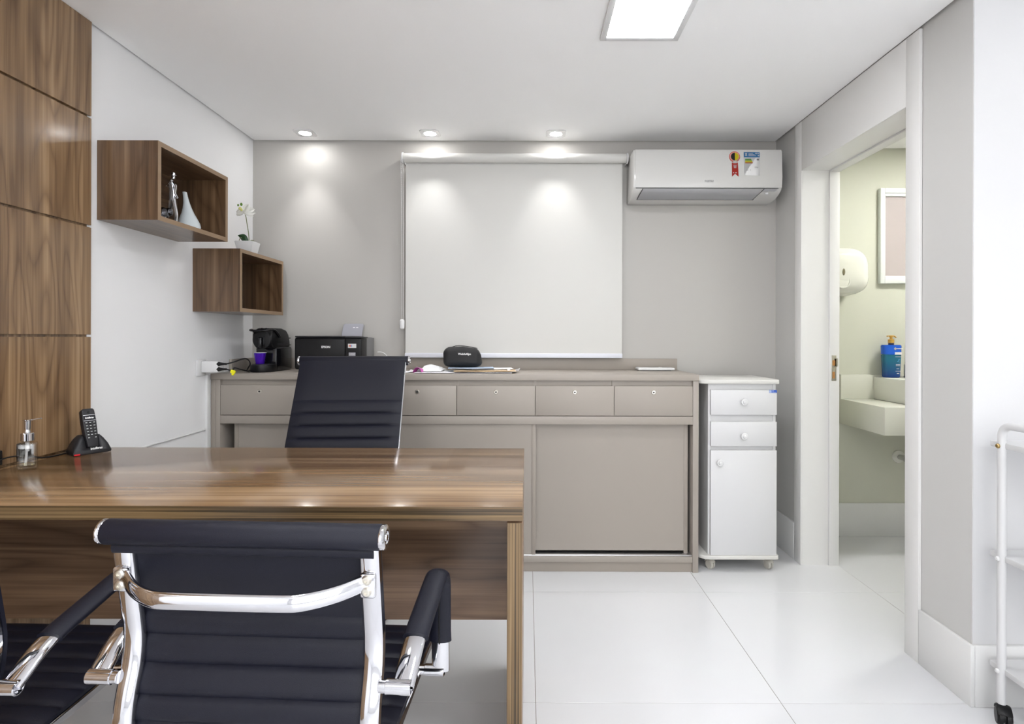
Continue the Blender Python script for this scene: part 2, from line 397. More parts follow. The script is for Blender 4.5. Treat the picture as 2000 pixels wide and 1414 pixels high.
# door frame (full-height white casing, no leaf in view)
dr = thing('door_1', (XR, (D0 + D1) / 2, 0), None, None); dr['kind'] = 'structure'
J = .02
done('jamb', B().box(XR - .002, XRO + .004, D1, D1 + J, 0, DH + J).box(XRO - .048, XRO + .004, D1 - .009, D1, 0, DH, .001), 'door_white', dr)
done('jamb', B().box(XR - .002, XRO + .004, D0 - J, D0, 0, DH + J).box(XRO - .048, XRO + .004, D0, D0 + .009, 0, DH, .001), 'door_white', dr)
done('head_jamb', B().box(XR - .002, XRO + .004, D0, D1, DH, DH + J).box(XRO - .048, XRO + .004, D0 + .009, D1 - .009, DH - .009, DH, .001), 'door_white', dr)
done('casing', B().box(XR - .013, XR - .001, D1, D1 + .07, 0, H - .004, .0015), 'door_white', dr)
done('casing', B().box(XR - .013, XR - .001, D0 - .075, D0, 0, H - .004, .0015), 'door_white', dr)
done('transom_panel', B().box(XR - .0128, XR - .001, D0, D1, DH, H - .004, .001), 'door_white', dr)
sp = done('strike_plate', B().box(1.588, 1.612, D1 - .0115, D1 - .009, .965, 1.098, .0005).box(1.600, 1.620, D1 - .0115, D1 - .009, 1.04, 1.082, .0005), 'steel', dr)
done('latch_hole', B().box(1.591, 1.603, D1 - .0125, D1 - .0113, .978, 1.012).box(1.591, 1.605, D1 - .0125, D1 - .0113, 1.045, 1.072), 'strike_wood', sp)

# bathroom window
wn = thing('window_1', (2.4, YBB - .03, 1.513), None, None); wn['kind'] = 'structure'
wx0, wx1, wz0, wz1 = 2.108, 2.75, 1.515, 2.085
fr = B()
for (a, b_, c, d) in ((wx0, wx0 + .028, wz0, wz1), (wx1 - .028, wx1, wz0, wz1)): fr.box(a, b_, YBB - .03, YBB - .002, c, d, .003)
fr.box(wx0 + .028, wx1 - .028, YBB - .03, YBB - .002, wz1 - .03, wz1, .003).box(wx0 + .028, wx1 - .028, YBB - .03, YBB - .002, wz0, wz0 + .045, .003)
done('window_frame', fr, 'window_white', wn)
sash = B().box(wx0 + .028, wx0 + .034, YBB - .022, YBB - .006, wz0 + .045, wz1 - .03).box(wx0 + .034, wx1 - .028, YBB - .024, YBB - .006, wz1 - .048, wz1 - .03, .002)
done('sash', sash, 'window_white', wn)
done('pane', B().box(wx0 + .034, wx1 - .028, YBB - .012, YBB - .008, wz0 + .045, wz1 - .048), 'frost', wn)

# ------------------------------------------------------------------ lamps of the room and added unseen panels
def led_panel(x0, y0, label, group, size=.295, m='emit_panel'):
    t = thing('ceiling_light_panel', (x0 + size / 2, y0 + size / 2, H - .012), label, 'ceiling light', group)
    f = .022; z0, z1 = H - .012, H - .0005
    b = B().box(x0, x0 + f, y0, y0 + size, z0, z1, .001).box(x0 + size - f, x0 + size, y0, y0 + size, z0, z1, .001)
    b.box(x0 + f, x0 + size - f, y0, y0 + f, z0, z1, .001).box(x0 + f, x0 + size - f, y0 + size - f, y0 + size, z0, z1, .001)
    done('frame', b, 'white_plastic', t)
    done('diffuser', B().box(x0 + f, x0 + size - f, y0 + f, y0 + size - f, H - .009, H - .005), m, t)
    return t
led_panel(.273, 1.853, 'bright square LED light panel set in the white ceiling', 'square LED ceiling panels')
for k, (x, y) in enumerate(((-.95, .75), (.273, .35), (1.75, -.45), (-.95, -1.1), (.4, -1.2), (1.9, -1.1))):  # out-of-view panels, added to brighten the room evenly
    led_panel(x, y, 'added unseen LED ceiling panel of the row nearest the camera' if y > 0 else 'added unseen LED ceiling panel at the rear of the room', 'square LED ceiling panels')
led_panel(2.25, 2.55, 'square LED ceiling panel inside the bathroom', 'square LED ceiling panels', .25, 'emit_bath')

def downlight(x, y, label, power=SPOT_W, aim=None):
    t = thing('recessed_downlight', (x, y, H - .006), label, 'downlight', 'small square recessed downlights')
    s = .053; b = B(); n = 24
    # square plate with round opening
    bm = bmesh.new(); z0, z1 = H - .005, H - .0005
    inn, out = [], []
    for i in range(n):
        a = 2 * math.pi * (i + .5) / n; c, sn = math.cos(a), math.sin(a); k = s / max(abs(c), abs(sn))
        inn.append((x + .034 * c, y + .034 * sn)); out.append((x + k * c, y + k * sn))
    V = {}
    for nm, ring, z in (('il', inn, z0), ('ol', out, z0), ('iu', inn, z1 + .012), ('ou', out, z1)): V[nm] = [bm.verts.new((px, py, z)) for px, py in ring]
    for i in range(n):
        j = (i + 1) % n
        bm.faces.new((V['il'][i], V['il'][j], V['ol'][j], V['ol'][i])); bm.faces.new((V['ol'][i], V['ol'][j], V['ou'][j], V['ou'][i])); bm.faces.new((V['iu'][i], V['iu'][j], V['il'][j], V['il'][i]))
    bmesh.ops.recalc_face_normals(bm, faces=bm.faces[:]); b.add(bm)
    done('trim_plate', b, 'white_plastic', t)
    done('lamp', B().lathe([(0, 0), (.029, .0004), (.03, .004)], (x, y, H - .005), 20), 'emit_spot', t)
    ld = bpy.data.lights.new('downlight_beam', 'SPOT'); ld.energy = power; ld.spot_size = R(68); ld.spot_blend = 1.0; ld.shadow_soft_size = .022; ld.color = (1, .99, .98)
    lo = bpy.data.objects.new('downlight_beam', ld); COL.objects.link(lo); lo.parent = t; lo.location = (0, 0, -.012)
    if aim: lo.rotation_euler = aim
    return t
downlight(-1.243, 3.155, 'square recessed downlight above the printer, leftmost of three')
downlight(-.546, 3.155, 'square recessed downlight in the middle, above the left of the blind')
downlight(.157, 3.155, 'square recessed downlight above the right of the blind, nearest the air conditioner')
downlight(2.02, 1.70, 'square recessed downlight washing the white wall behind the cart', 4.0)

# ------------------------------------------------------------------ walnut wall panelling on the left wall
PX = -1.58; PE = 2.047
pn = thing('wall_panelling', (XL, .9, 0), 'walnut wood panelling in horizontal rows on the left wall', 'wall panelling')
done('batten', B().box(XL, PX - .012, -.3, PE - .006, 0, H - .001), 'wood_panel', pn, label='recessed strip behind the panel joints')
zs = [.0, .40, .795, 1.19, 1.585, 1.98, H - .001]
for a, b_ in zip(zs, zs[1:]):
    for y0, y1 in ((-.3, .86), (.868, PE)):
        done('panel', B().box(PX - .0118, PX, y0, y1, a + .004, b_ - .004 if b_ < 2.3 else b_, .0008, 1), 'wood_panel', pn)

# ------------------------------------------------------------------ desk
DZ, DY0, DY1, DXR = .787, 1.34, 2.045, -.01
dk = thing('desk', (-.8, 1.69, 0), 'long walnut desk joined to the panelled wall', 'desk')
done('desktop', B().box(PX + .002, DXR, DY0, DY1, DZ - .034, DZ, .0012), 'wood_x', dk)
done('front_edge_band', B().box(PX + .003, DXR - .0005, DY0 - .0008, DY0 - .0001, DZ - .0335, DZ - .0008), 'edge_x', dk)
done('side_edge_band', B().box(DXR - .0365, DXR - .0015, DY0 + .0022, DY0 + .0029, 0, DZ - .0395), 'edge_z', dk)
done('side_panel', B().box(DXR - .037, DXR - .001, DY0 + .003, DY1 - .01, 0, DZ - .039, .001).box(DXR - .03, DXR - .008, DY0 + .02, DY1 - .03, DZ - .039, DZ - .034), 'wood_z', dk)
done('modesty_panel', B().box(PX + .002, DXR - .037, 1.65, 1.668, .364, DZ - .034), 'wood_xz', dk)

# ------------------------------------------------------------------ built-in taupe cabinet with worktop
CY, CB = 2.856, 3.288
CXL, CXR = -1.598, .867
cb = thing('low_cabinet', (-.36, CY, 0), 'long taupe cabinet with drawers over sliding doors along the back wall', 'cabinet')
car = B()
car.box(CXR - .029, CXR, CY, CB, 0, .970, .001)                          # right side
car.box(CXL, CXL + .022, CY, CB, 0, .970, .001).box(CXL + .0225, CXL + .046, CY, CB, 0, .970, .001)   # filler + left side
car.box(CXL + .046, CXR - .029, CB - .012, CB, .05, .970)
car.box(CXL + .046, CXR - .029, CY + .02, CY + .038, .90, .970)             # finger-grip strip
for k in range(1, 6):
    x = CXL + .046 + (CXR - .029 - CXL - .046) * k / 6; car.box(x - .009, x + .009, CY + .012, CB - .012, .79, .970)
done('carcass', car, 'taupe', cb)
done('rail', B().box(CXL + .046, CXR - .029, CY + .002, CB - .02, .748, .789, .001), 'taupe', cb)
done('bottom_rail', B().box(CXL + .046, CXR - .029, CY + .004, CB - .02, .050, .078, .001), 'taupe', cb)
done('plinth', B().box(CXL + .046, CXR - .029, CY + .012, CY + .03, .0005, .050), 'taupe_dark', cb)
done('door_track', B().box(CXL + .046, CXR - .029, CY + .012, CY + .062, .078, .0855, .0008), 'alu', cb)
dw = (CXR - .029 - CXL - .046) / 6
dsrc = lsrc = None
for k in range(6):
    cx = CXL + .046 + dw * (k + .5)
    d = done('drawer', B().box(cx - dw / 2 + .0018, cx + dw / 2 - .0018, CY + .001, CY + .019, .7925, .9425, .0008), 'taupe', cb)
    l = done('lock', B().lathe([(0, .004), (.0085, .004), (.0105, .0025), (.0115, 0)], (cx, CY + .001, .911), 20, '-y'), 'steel', d)
    bb = B().lathe([(0, .0012), (.0045, .0012), (.0045, 0)], (cx, CY + .001 - .0039, .911), 12, '-y')
    done('keyhole', bb, 'dark_hole', d)
def sdoor(x0, x1, y0, prof_l, prof_r):
    d = done('sliding_door', B().box(x0 + (.02 if prof_l else 0), x1 - (.02 if prof_r else 0), y0 + .003, y0 + .018, .086 if y0 < CY + .03 else .097, .747), 'taupe', cb)
    if prof_l: done('edge_profile', B().box(x0, x0 + .02, y0, y0 + .02, .083, .747, .0015), 'taupe_dark', d)
    if prof_r: done('edge_profile', B().box(x1 - .02, x1, y0, y0 + .02, .083, .747, .0015), 'taupe_dark', d)
sdoor(-1.500, -.72, CY + .040, True, True)
sdoor(-.77, .044, CY + .012, True, True)
sdoor(.012, .824, CY + .040, True, True)
wt = thing('worktop', (-.36, CY, .971), 'taupe laminate worktop with low upstand along the back wall', 'worktop')
done('slab', B().box(CXL, CXR + .001, CY - .004, CB, .971, 1.001, .001), 'taupe', wt)
done('upstand', B().box(CXL, CXR, CB - .018, CB, 1.001, 1.066, .001), 'taupe', wt)
done('side_upstand', B().box(CXL, CXL + .015, CB - .26, CB - .018, 1.001, 1.066, .001), 'taupe', wt)

# ------------------------------------------------------------------ wall niches
def niche(y0, y1, z0, z1, label):
    t = thing('wall_niche', (XL, (y0 + y1) / 2, z0), label, 'wall shelf', 'walnut box shelves on the left wall')
    xf = -1.372; th = .018; x0 = XL + .001
    done('side_board', B().box(x0, xf - .0012, y0, y0 + th, z0, z1), 'niche_z', t)
    done('side_board', B().box(x0, xf - .0012, y1 - th, y1, z0, z1), 'niche_z', t)
    done('top_board', B().box(x0, xf - .0012, y0 + th, y1 - th, z1 - th, z1), 'niche_y', t)
    done('bottom_board', B().box(x0, xf - .0012, y0 + th, y1 - th, z0, z0 + th), 'niche_y', t)
    done('back_board', B().box(x0, x0 + .008, y0 + th, y1 - th, z0 + th, z1 - th), 'niche_back', t)
    eb = B().box(xf - .0012, xf, y0, y0 + th, z0, z1).box(xf - .0012, xf, y1 - th, y1, z0, z1)
    eb.box(xf - .0012, xf, y0 + th, y1 - th, z0, z0 + th).box(xf - .0012, xf, y0 + th, y1 - th, z1 - th, z1)
    done('edge_band', eb, 'niche_edge', t)
niche(2.098, 2.586, 1.621, 1.916, 'upper walnut box shelf holding the figurine and the pale vase')
niche(2.70, 3.175, 1.307, 1.609, 'lower walnut box shelf with the potted orchid on top')
NZ = 1.621 + .018
# silver figurine
fg = thing('figurine', (-1.45, 2.313, NZ), 'slender silver statuette of a walking figure in the upper box shelf', 'statuette')
def W(y, z, x=0): return (-1.45 + x, 2.313 + y, NZ + z)
# the figure is seen side on: picture-right is +x mixed with depth, so it is built in the x direction
b = B()
def limb(pts, rs): b.tube(smooth_path([W(0 + p[2] if len(p) > 2 else 0, p[1], p[0]) for p in pts], 5), .0075, n=8, scale=[rs[min(int(i / 5), len(rs) - 1)] + (rs[min(int(i / 5) + 1, len(rs) - 1)] - rs[min(int(i / 5), len(rs) - 1)]) * (i % 5) / 5 for i in range((len(pts) - 1) * 5 + 1)])
limb([(.008, .0), (.012, .045), (.004, .085), (-.002, .115)], [.75, .9, 1.1, 1.3])
limb([(-.02, .042), (-.014, .075), (-.006, .115)], [.55, .8, 1.3])
limb([(-.006, .105), (-.004, .14), (-.010, .178), (-.004, .19)], [1.7, 1.25, 1.35, .6])
limb([(-.010, .178), (-.022, .168), (-.026, .160)], [.8, .7, .5])
limb([(-.006, .184), (.008, .165), (.006, .135), (.017, .116)], [.6, .75, .65, .45])
b.ball(W(0, .045, -.022), (.006, .004, .0035), 8, 6)
done('body', b, 'silver', fg)
b = B(); b.lathe([(0, .0), (.0065, .002), (.0075, .012), (.004, .018), (0, .0185)], W(0, .192, -.001), 12)
done('head', b, 'silver', fg)
b = B().lathe([(0, .206), (.0115, .207), (.012, .209), (.0075, .2105), (.0075, .218), (0, .219)], W(0, 0, -.001), 14)
done('hat', b, 'silver', fg)
done('foot_plate', B().lathe([(0, 0), (.022, 0), (.022, .003), (0, .0032)], W(0, 0, .008), 20), 'silver', fg)
b = B()
ob = Vector((-1.425, 2.195, NZ))
b.ball(ob + Vector((0, .01, .028)), (.024, .026, .026)).ball(ob + Vector((.018, .022, .037)), (.015, .016, .016)).ball(ob + Vector((-.018, -.005, .022)), (.018, .018, .020))
b.tube(smooth_path([ob + Vector((-.02, -.02, .009)), ob + Vector((.0, -.022, .014)), ob + Vector((.026, -.01, .007))], 5), .009, .007, 8).ball(ob + Vector((.006, -.018, .014)), (.014, .01, .012))
done('metal_ornament', b, 'dark_silver', label='small dark polished metal ornament beside the silver statuette', cat='ornament')
# vase: leaning teardrop
b = B(); pr = [(0, 0), (.030, 0), (.041, .006), (.0455, .018), (.043, .034), (.034, .056), (.025, .076), (.018, .098), (.0125, .122), (.0095, .145), (.0085, .168), (.0065, .169), (.006, .15)]
b.lathe(pr, (0, 0, 0), 28)
for v in b.bm.verts:
    v.co.x += -.020 * max(0, v.co.z / .17) ** 1.6
    v.co += Vector((-1.452, 2.425, NZ))
done('teardrop_vase', b, 'porcelain_vase', label='pale blue teardrop vase with narrow neck in the upper box shelf', cat='vase')
# small black thing in lower niche
b = B().box(-1.545, -1.485, 2.90, 2.94, 1.3255, 1.343, .006).box(-1.53, -1.50, 2.905, 2.935, 1.343, 1.352, .004)
done('black_gadget', b, 'black_plastic', label='small black gadget lying inside the lower box shelf', cat='gadget')

# potted orchid on lower niche
NT = 1.609; ox, oy = -1.432, 2.89
oc = thing('potted_orchid', (ox, oy, NT), 'white orchid in a square white pot on the lower box shelf', 'plant')
def pot(h0, h1, s0, s1, inset=0):
    bm = bmesh.new(); lo = []; hi = []
    for a, c in ((-1, -1), (1, -1), (1, 1), (-1, 1)):
        lo.append(bm.verts.new((ox + a * s0, oy + c * s0, NT + h0))); hi.append(bm.verts.new((ox + a * s1, oy + c * s1, NT + h1)))
    bm.faces.new(lo[::-1])
    for i in range(4): bm.faces.new((lo[i], lo[(i + 1) % 4], hi[(i + 1) % 4], hi[i]))
    il = [bm.verts.new((ox + a * (s1 - .006), oy + c * (s1 - .006), NT + h1)) for a, c in ((-1, -1), (1, -1), (1, 1), (-1, 1))]
    il2 = [bm.verts.new((ox + a * (s1 - .009), oy + c * (s1 - .009), NT + h1 - .012)) for a, c in ((-1, -1), (1, -1), (1, 1), (-1, 1))]
    for i in range(4):
        j = (i + 1) % 4; bm.faces.new((hi[i], hi[j], il[j], il[i])); bm.faces.new((il[i], il[j], il2[j], il2[i]))
    bm.faces.new(il2)
    bmesh.ops.recalc_face_normals(bm, faces=bm.faces[:])
    bmesh.ops.bevel(bm, geom=[e for e in bm.edges if e.calc_face_angle(0) > .5], offset=.003, segments=2, affect='EDGES')
    return B().add(bm)
done('pot', pot(0, .062, .034, .046), 'white_plastic', oc)
done('stem', B().tube(smooth_path([(ox + .008, oy, NT + .05), (ox + .006, oy, NT + .10), (ox - .002, oy, NT + .15), (ox - .006, oy - .005, NT + .19), (ox - .012, oy - .01, NT + .215)], 5), .0022, n=8), 'stem', oc)
def leaf(p0, d, l, wd, rise, m, nm, droop=.4):
    p0 = Vector(p0); d = Vector(d).normalized(); sd = d.cross(Vector((0, 0, 1))).normalized()
    def f(u, v):
        ww = wd * math.sin(math.pi * min(.98, u * .9 + .08)) ** .8
        return p0 + d * (l * u) + sd * (ww * (v - .5)) + Vector((0, 0, rise * math.sin(u * 2.2) + abs(v - .5) * wd * .3 - droop * l * u * u * .3))
    return done(nm, B().grid(f, 10, 4, .0012), m, oc, 60)
def blade(u, v):
    ww = .036 * math.sin(math.pi * min(.97, u * .85 + .12)) ** .8
    c = Vector((ox + .006 - .040 * u ** 1.2, oy - .012 - .006 * u, NT + .048 + .044 * math.sin(u * 1.75)))
    return c + Vector((.75, -.25, .62)).normalized() * (ww * (v - .5)) + Vector((0, -.010 * (1 - (2 * v - 1) ** 2), 0))
done('leaf', B().grid(blade, 12, 6, .0012), 'leaf', oc, 60)
leaf((ox + .008, oy, NT + .05), (.9, -.2, 0), .03, .016, .018, 'stem', 'leaf', 0)
done('root', B().tube(smooth_path([(ox - .02, oy - .01, NT + .05), (ox - .032, oy - .02, NT + .062), (ox - .024, oy - .025, NT + .078), (ox - .012, oy - .02, NT + .082)], 5), .0018, n=6), 'stem', oc)
fc = Vector((ox - .010, oy - .012, NT + .215))
def petal(ang, l, wd, tilt):
    a = R(ang); d = Vector((math.cos(a), -.25, math.sin(a) * tilt)).normalized(); sd = d.cross(Vector((.15, -1, .25))).normalized(); nn = d.cross(sd).normalized()
    def f(u, v):
        ww = wd * (math.sin(math.pi * min(1, u * .93 + .05)) ** .6)
        return fc + d * (l * u) + sd * (ww * (v - .5)) + nn * (.35 * l * u * u + .006 * math.sin(6 * v))
    done('petal', B().grid(f, 8, 4, .0009), 'petal', oc, 60)
for a, l, wd, tl in ((-5, .05, .042, .6), (175, .04, .036, .5), (65, .042, .036, .8), (-40, .045, .028, .5), (215, .042, .028, .5), (20, .048, .036, .8)): petal(a, l, wd, tl)
done('flower_heart', B().ball(fc + Vector((-.012, -.02, .012)), (.008, .007, .008)).ball(fc + Vector((-.004, -.022, .004)), (.006, .005, .006)), 'petal_heart', oc)
done('bud', B().ball(fc + Vector((-.010, -.012, .034)), (.006, .006, .008)), 'bud', oc)
done('bud', B().ball(fc + Vector((-.026, -.012, .03)), (.0045, .0045, .006)), 'bud', oc)

# ------------------------------------------------------------------ roller blind
bl = thing('roller_blind', (-.077, YB, 1.07), 'off-white roller blind with chain hanging on the back wall', 'blind')
done('fabric', B().box(-.697, .541, 3.234, 3.2352, 1.09, 2.205), 'blind', bl)
done('roller_tube', B().lathe([(0, 0), (.0265, 0), (.0265, 1.262), (0, 1.262)], (-.704, 3.212, 2.205), 28, 'x'), 'blind', bl)
done('bottom_bar', B().box(-.700, .544, 3.228, 3.241, 1.070, 1.096, .003), mat('lilac_white_aluminium', (.68, .69, .75), .35), bl)
def bracket(x):
    s = -1 if x < 0 else 1
    return done('bracket', B().lathe([(0, 0), (.031, 0), (.031, .008), (.026, .011), (0, .011)], (x, 3.212, 2.205), 20, 'x' if s > 0 else '-x').box(min(x, x + s * .006), max(x, x + s * .006), 3.21, YB - .001, 2.18, 2.235, .002), 'white_plastic', bl)
bracket(-.705); bracket(.559)
ch = B()
for dx in (-.004, .005):
    ch.tube([(-.713 + dx * 1.3, 3.196, 2.19), (-.711 + dx, 3.205, 1.75), (-.711 + dx, 3.21, 1.285)], .0011, n=6)
    for k in range(0, 100): ch.box(-.7125 + dx - .0003, -.7095 + dx + .0003, 3.2035, 3.2075, 2.17 - k * .0089, 2.1735 - k * .0089) if False else None
for dx in (-.004, .005):
    for k in range(90):
        z = 2.18 - k * .01; bm = bmesh.new(); bmesh.ops.create_icosphere(bm, subdivisions=1, radius=.0019)
        yy = 3.196 + (2.19 - z) / .44 * .009 if z > 1.75 else 3.205 + (1.75 - z) / .465 * .005
        for v in bm.verts: v.co += Vector((-.711 + dx, yy, z))
        ch.add(bm)
done('chain', ch, 'white_plastic', bl)
done('chain_weight', B().box(-.724, -.699, 3.195, 3.225, 1.232, 1.288, .009, 3), 'white_plastic', bl)

# ------------------------------------------------------------------ air conditioner
ax0, ax1 = .575, 1.387
ac = thing('air_conditioner', (.98, YB, 1.94), 'white split air conditioner mounted high beside the blind', 'air conditioner')
prof = [(0, 2.214), (.198, 2.214), (.2055, 2.20), (.211, 2.06), (.206, 2.004), (.196, 1.992), (.168, 1.976), (.12, 1.962), (.06, 1.956), (0, 1.956)]
P2 = [(YB - .001 - u, z) for u, z in prof]
done('housing', B().prism(P2, 'yz', ax0, ax1, .006, 2), 'ac_white', ac, 25)
fp = [(YB - .001 - u, z) for u, z in [(.195, 2.2155), (.2005, 2.2155), (.2085, 2.20), (.2145, 2.06), (.2085, 2.006), (.20, 2.006), (.206, 2.06), (.200, 2.20)]]
done('front_panel', B().prism(fp, 'yz', ax0 + .012, ax1 - .002, 0), 'ac_white', ac, 25)
done('panel_seam', B().box(ax0 + .014, ax1 - .02, YB - .2085, YB - .2, 2.0025, 2.0055), 'ac_line', ac)
# flap following the lower front curve
def flap_pt(u0, z0, u1, z1, off=.002):
    d = Vector((0, -(u1 - u0), z1 - z0)); n = Vector((0, -abs(z0 - z1), -abs(u0 - u1))).normalized() * off
    return n
fb = [(YB - u, z) for u, z in [(.2045, 2.0015), (.1975, 1.9895), (.169, 1.9695), (.148, 1.960), (.150, 1.964), (.170, 1.976), (.19, 1.999)]]
b = B(); bm = bmesh.new()
outl = [(YB - u, z, k) for u, z, k in [(.2055, 2.0015, 0), (.1985, 1.9895, .35), (.170, 1.9725, .8), (.130, 1.9595, 1)]]
rows = []
for (y, z, k) in outl:
    rows.append([bm.verts.new((ax0 + .055 - .018 * k, y - .0008, z - .001)), bm.verts.new((ax1 - .098 - .034 * k, y - .0008, z - .001))])
for a, c in zip(rows, rows[1:]): bm.faces.new((a[0], a[1], c[1], c[0]))
bmesh.ops.solidify(bm, geom=bm.faces[:], thickness=.003); bmesh.ops.recalc_face_normals(bm, faces=bm.faces[:]); b.add(bm)
done('flap', b, 'ac_grey', ac, 50)
se = B()
for side in (0, 1):
    pts = [((ax0 + .055 - .018 * k - .0015) if side == 0 else (ax1 - .098 - .034 * k + .0015), y - .0008, z - .0008) for (y, z, k) in outl]
    se.tube(pts, .0022, n=6)
se.tube([(ax0 + .037, outl[-1][0] - .0008, outl[-1][1] - .001), (ax1 - .132, outl[-1][0] - .0008, outl[-1][1] - .001)], .0012, n=6)
done('flap_gap', se, 'ac_line', ac)
bm = bmesh.new(); r0 = [bm.verts.new((x, YB - .2062, 2.001)) for x in (ax1 - .112, ax1 - .022)]; r1 = [bm.verts.new((x, YB - .1985, 1.9885)) for x in (ax1 - .122, ax1 - .035)]
bm.faces.new((r0[0], r0[1], r1[1], r1[0])); bmesh.ops.solidify(bm, geom=bm.faces[:], thickness=.001)
done('display', B().add(bm), 'ac_grey', ac)
done('receiver_button', B().box(ax1 - .085, ax1 - .068, YB - .192, YB - .187, 1.975, 1.986, .002), 'ac_grey', ac)
FY = YB - .001 - .2146
text('maker_name', 'FUJITSU', .014, (.987, FY, 2.040), 'grey_ink', ac, bold=.0002)
# ribbon sticker (follows the panel, slightly inclined) and energy label
def onpanel(z): 
    pts = [(2.3, .2085), (2.2, .2085), (2.06, .2145)]
    for (za, ua), (zb, ub) in zip(pts, pts[1:]):
        if za >= z >= zb: return YB - .001 - (ua + (ub - ua) * (za - z) / (za - zb))
    return YB - .001 - .2145
def sticker(nm, poly, m, par, lift):
    bm = bmesh.new(); vs = [bm.verts.new((x, onpanel(z) - lift, z)) for x, z in poly]; f = bm.faces.new(vs)
    bmesh.ops.solidify(bm, geom=[f], thickness=.0002); bmesh.ops.recalc_face_normals(bm, faces=bm.faces[:])
    return done(nm, B().add(bm), m, par)
def circ(cx, cz, r, a0=0, a1=360, n=24): return [(cx + r * math.cos(R(a0 + (a1 - a0) * i / n)), cz + r * math.sin(R(a0 + (a1 - a0) * i / n))) for i in range(n + (0 if a1 - a0 >= 360 else 1))]
kx = lambda px: (px - 1030) / 1104 * (YB - .213); kz = lambda py: CAM_H + (659.5 - py) / 1104 * (YB - .213)
rb = sticker('ribbon_sticker', [(kx(1428.5), kz(318)), (kx(1428.5), kz(346)), (kx(1434.5), kz(340)), (kx(1441.5), kz(346)), (kx(1440.5), kz(318))], 'red', ac, .0006)
sticker('seal_disc', circ(kx(1434), kz(306.5), .030), 'red', rb, .0009)
sticker('seal_ring', circ(kx(1434), kz(306.5), .0275), 'pale_red', rb, .0012)
sticker('seal_half', circ(kx(1434.4), kz(306), .0215, 90, 270), 'black_ink', rb, .0015)
sticker('seal_half', circ(kx(1434.4), kz(306), .0215, -90, 90), 'yellow', rb, .0015)
sticker('seal_tab', [(kx(1431), kz(314)), (kx(1431), kz(319.5)), (kx(1438), kz(319.5)), (kx(1438), kz(314))], 'white_ink', rb, .0018)
for k in range(4): sticker('print_line', [(kx(1431.2 + .4 * k), kz(322.6 + k * 1.7)), (kx(1431.2 + .4 * k), kz(323.6 + k * 1.7)), (kx(1438 - .3 * k), kz(323.6 + k * 1.7)), (kx(1438 - .3 * k), kz(322.6 + k * 1.7))], 'white_ink', rb, .0012)
sticker('print_line', [(kx(1430.8), kz(337)), (kx(1430.8), kz(339)), (kx(1432.5), kz(339)), (kx(1432.5), kz(337))], 'white_ink', rb, .0012)
sticker('print_line', [(kx(1434.5), kz(337.4)), (kx(1434.5), kz(338.8)), (kx(1438), kz(338.8)), (kx(1438), kz(337.4))], 'white_ink', rb, .0012)
el = sticker('energy_label', [(kx(1452), kz(297)), (kx(1452.5), kz(341)), (kx(1454), kz(343)), (kx(1482.5), kz(344)), (kx(1483), kz(297))], 'white_ink', ac, .0006)
sticker('label_header', [(kx(1452), kz(297.3)), (kx(1452), kz(307.5)), (kx(1483), kz(307.5)), (kx(1483), kz(297.3))], 'blue_print', el, .0010)
sticker('print_line', [(kx(1454), kz(299)), (kx(1455.5), kz(301.5)), (kx(1454), kz(304.5)), (kx(1459), kz(304.5)), (kx(1457.5), kz(301.5)), (kx(1459), kz(299))], 'white_ink', el, .0014)
for k in range(3): sticker('print_line', [(kx(1461), kz(299.4 + k * 2.2)), (kx(1461), kz(300.4 + k * 2.2)), (kx(1470 + 3 * k), kz(300.4 + k * 2.2)), (kx(1470 + 3 * k), kz(299.4 + k * 2.2))], 'white_ink', el, .0014)
for cx, cz in ((1476, 300), (1480, 300), (1480.5, 304)): sticker('print_dot', circ(kx(cx), kz(cz), .0042, n=12), 'white_ink', el, .0014)
for k, (mm, wd) in enumerate((('green_print', 12), ('lime_print', 13), ('yellow', 14), ('orange_print', 15))):
    z0 = 310.3 + k * 2.35; sticker('energy_bar', [(kx(1454.3), kz(z0)), (kx(1454.6), kz(z0 + 2.1)), (kx(1454.3 + wd + .6), kz(z0 + 2.1)), (kx(1454.3 + wd), kz(z0))], mm, el, .0010)
sticker('class_mark', [(kx(1476.8), kz(312)), (kx(1478), kz(313.6)), (kx(1481.6), kz(313.6)), (kx(1481.6), kz(310.4)), (kx(1478), kz(310.4))], 'grey_ink', el, .0010)
text('print_text', '19,4', .012, (kx(1476.2), onpanel(kz(327.5)) - .001, kz(327.5)), 'grey_ink', el)
text('print_text', '18', .010, (kx(1458.5), onpanel(kz(333)) - .001, kz(333)), 'grey_ink', el)
text('print_text', '7', .010, (kx(1464.8), onpanel(kz(333)) - .001, kz(333)), 'grey_ink', el)

# ------------------------------------------------------------------ white rolling cabinet
tc_ = thing('rolling_cabinet', (1.09, 3.03, 0), 'narrow white two-drawer cabinet on castors beside the taupe cabinet', 'cabinet')
bx0, bx1, by0, by1 = .923, 1.268, 2.885, 3.215
def rslab(x0, x1, y0, y1, z0, z1, rl, rr):
    poly = [];
    for (cx, cy, r, a0) in ((x0 + rl, y0 + rl, rl, 180), (x1 - rr, y0 + rr, rr, 270), (x1 - .008, y1 - .008, .008, 0), (x0 + .008, y1 - .008, .008, 90)):
        poly += [(cx + r * math.cos(R(a0 + 90 * i / 6)), cy + r * math.sin(R(a0 + 90 * i / 6))) for i in range(7)]
    return B().prism(poly, 'xy', z0, z1, .003, 2)
done('top', rslab(.8705, 1.281, 2.862, 3.23, .955, .976, .045, .015), 'cream_edge', tc_)
done('base', rslab(.8705, 1.281, 2.862, 3.23, .064, .083, .06, .02), 'cream_edge', tc_)
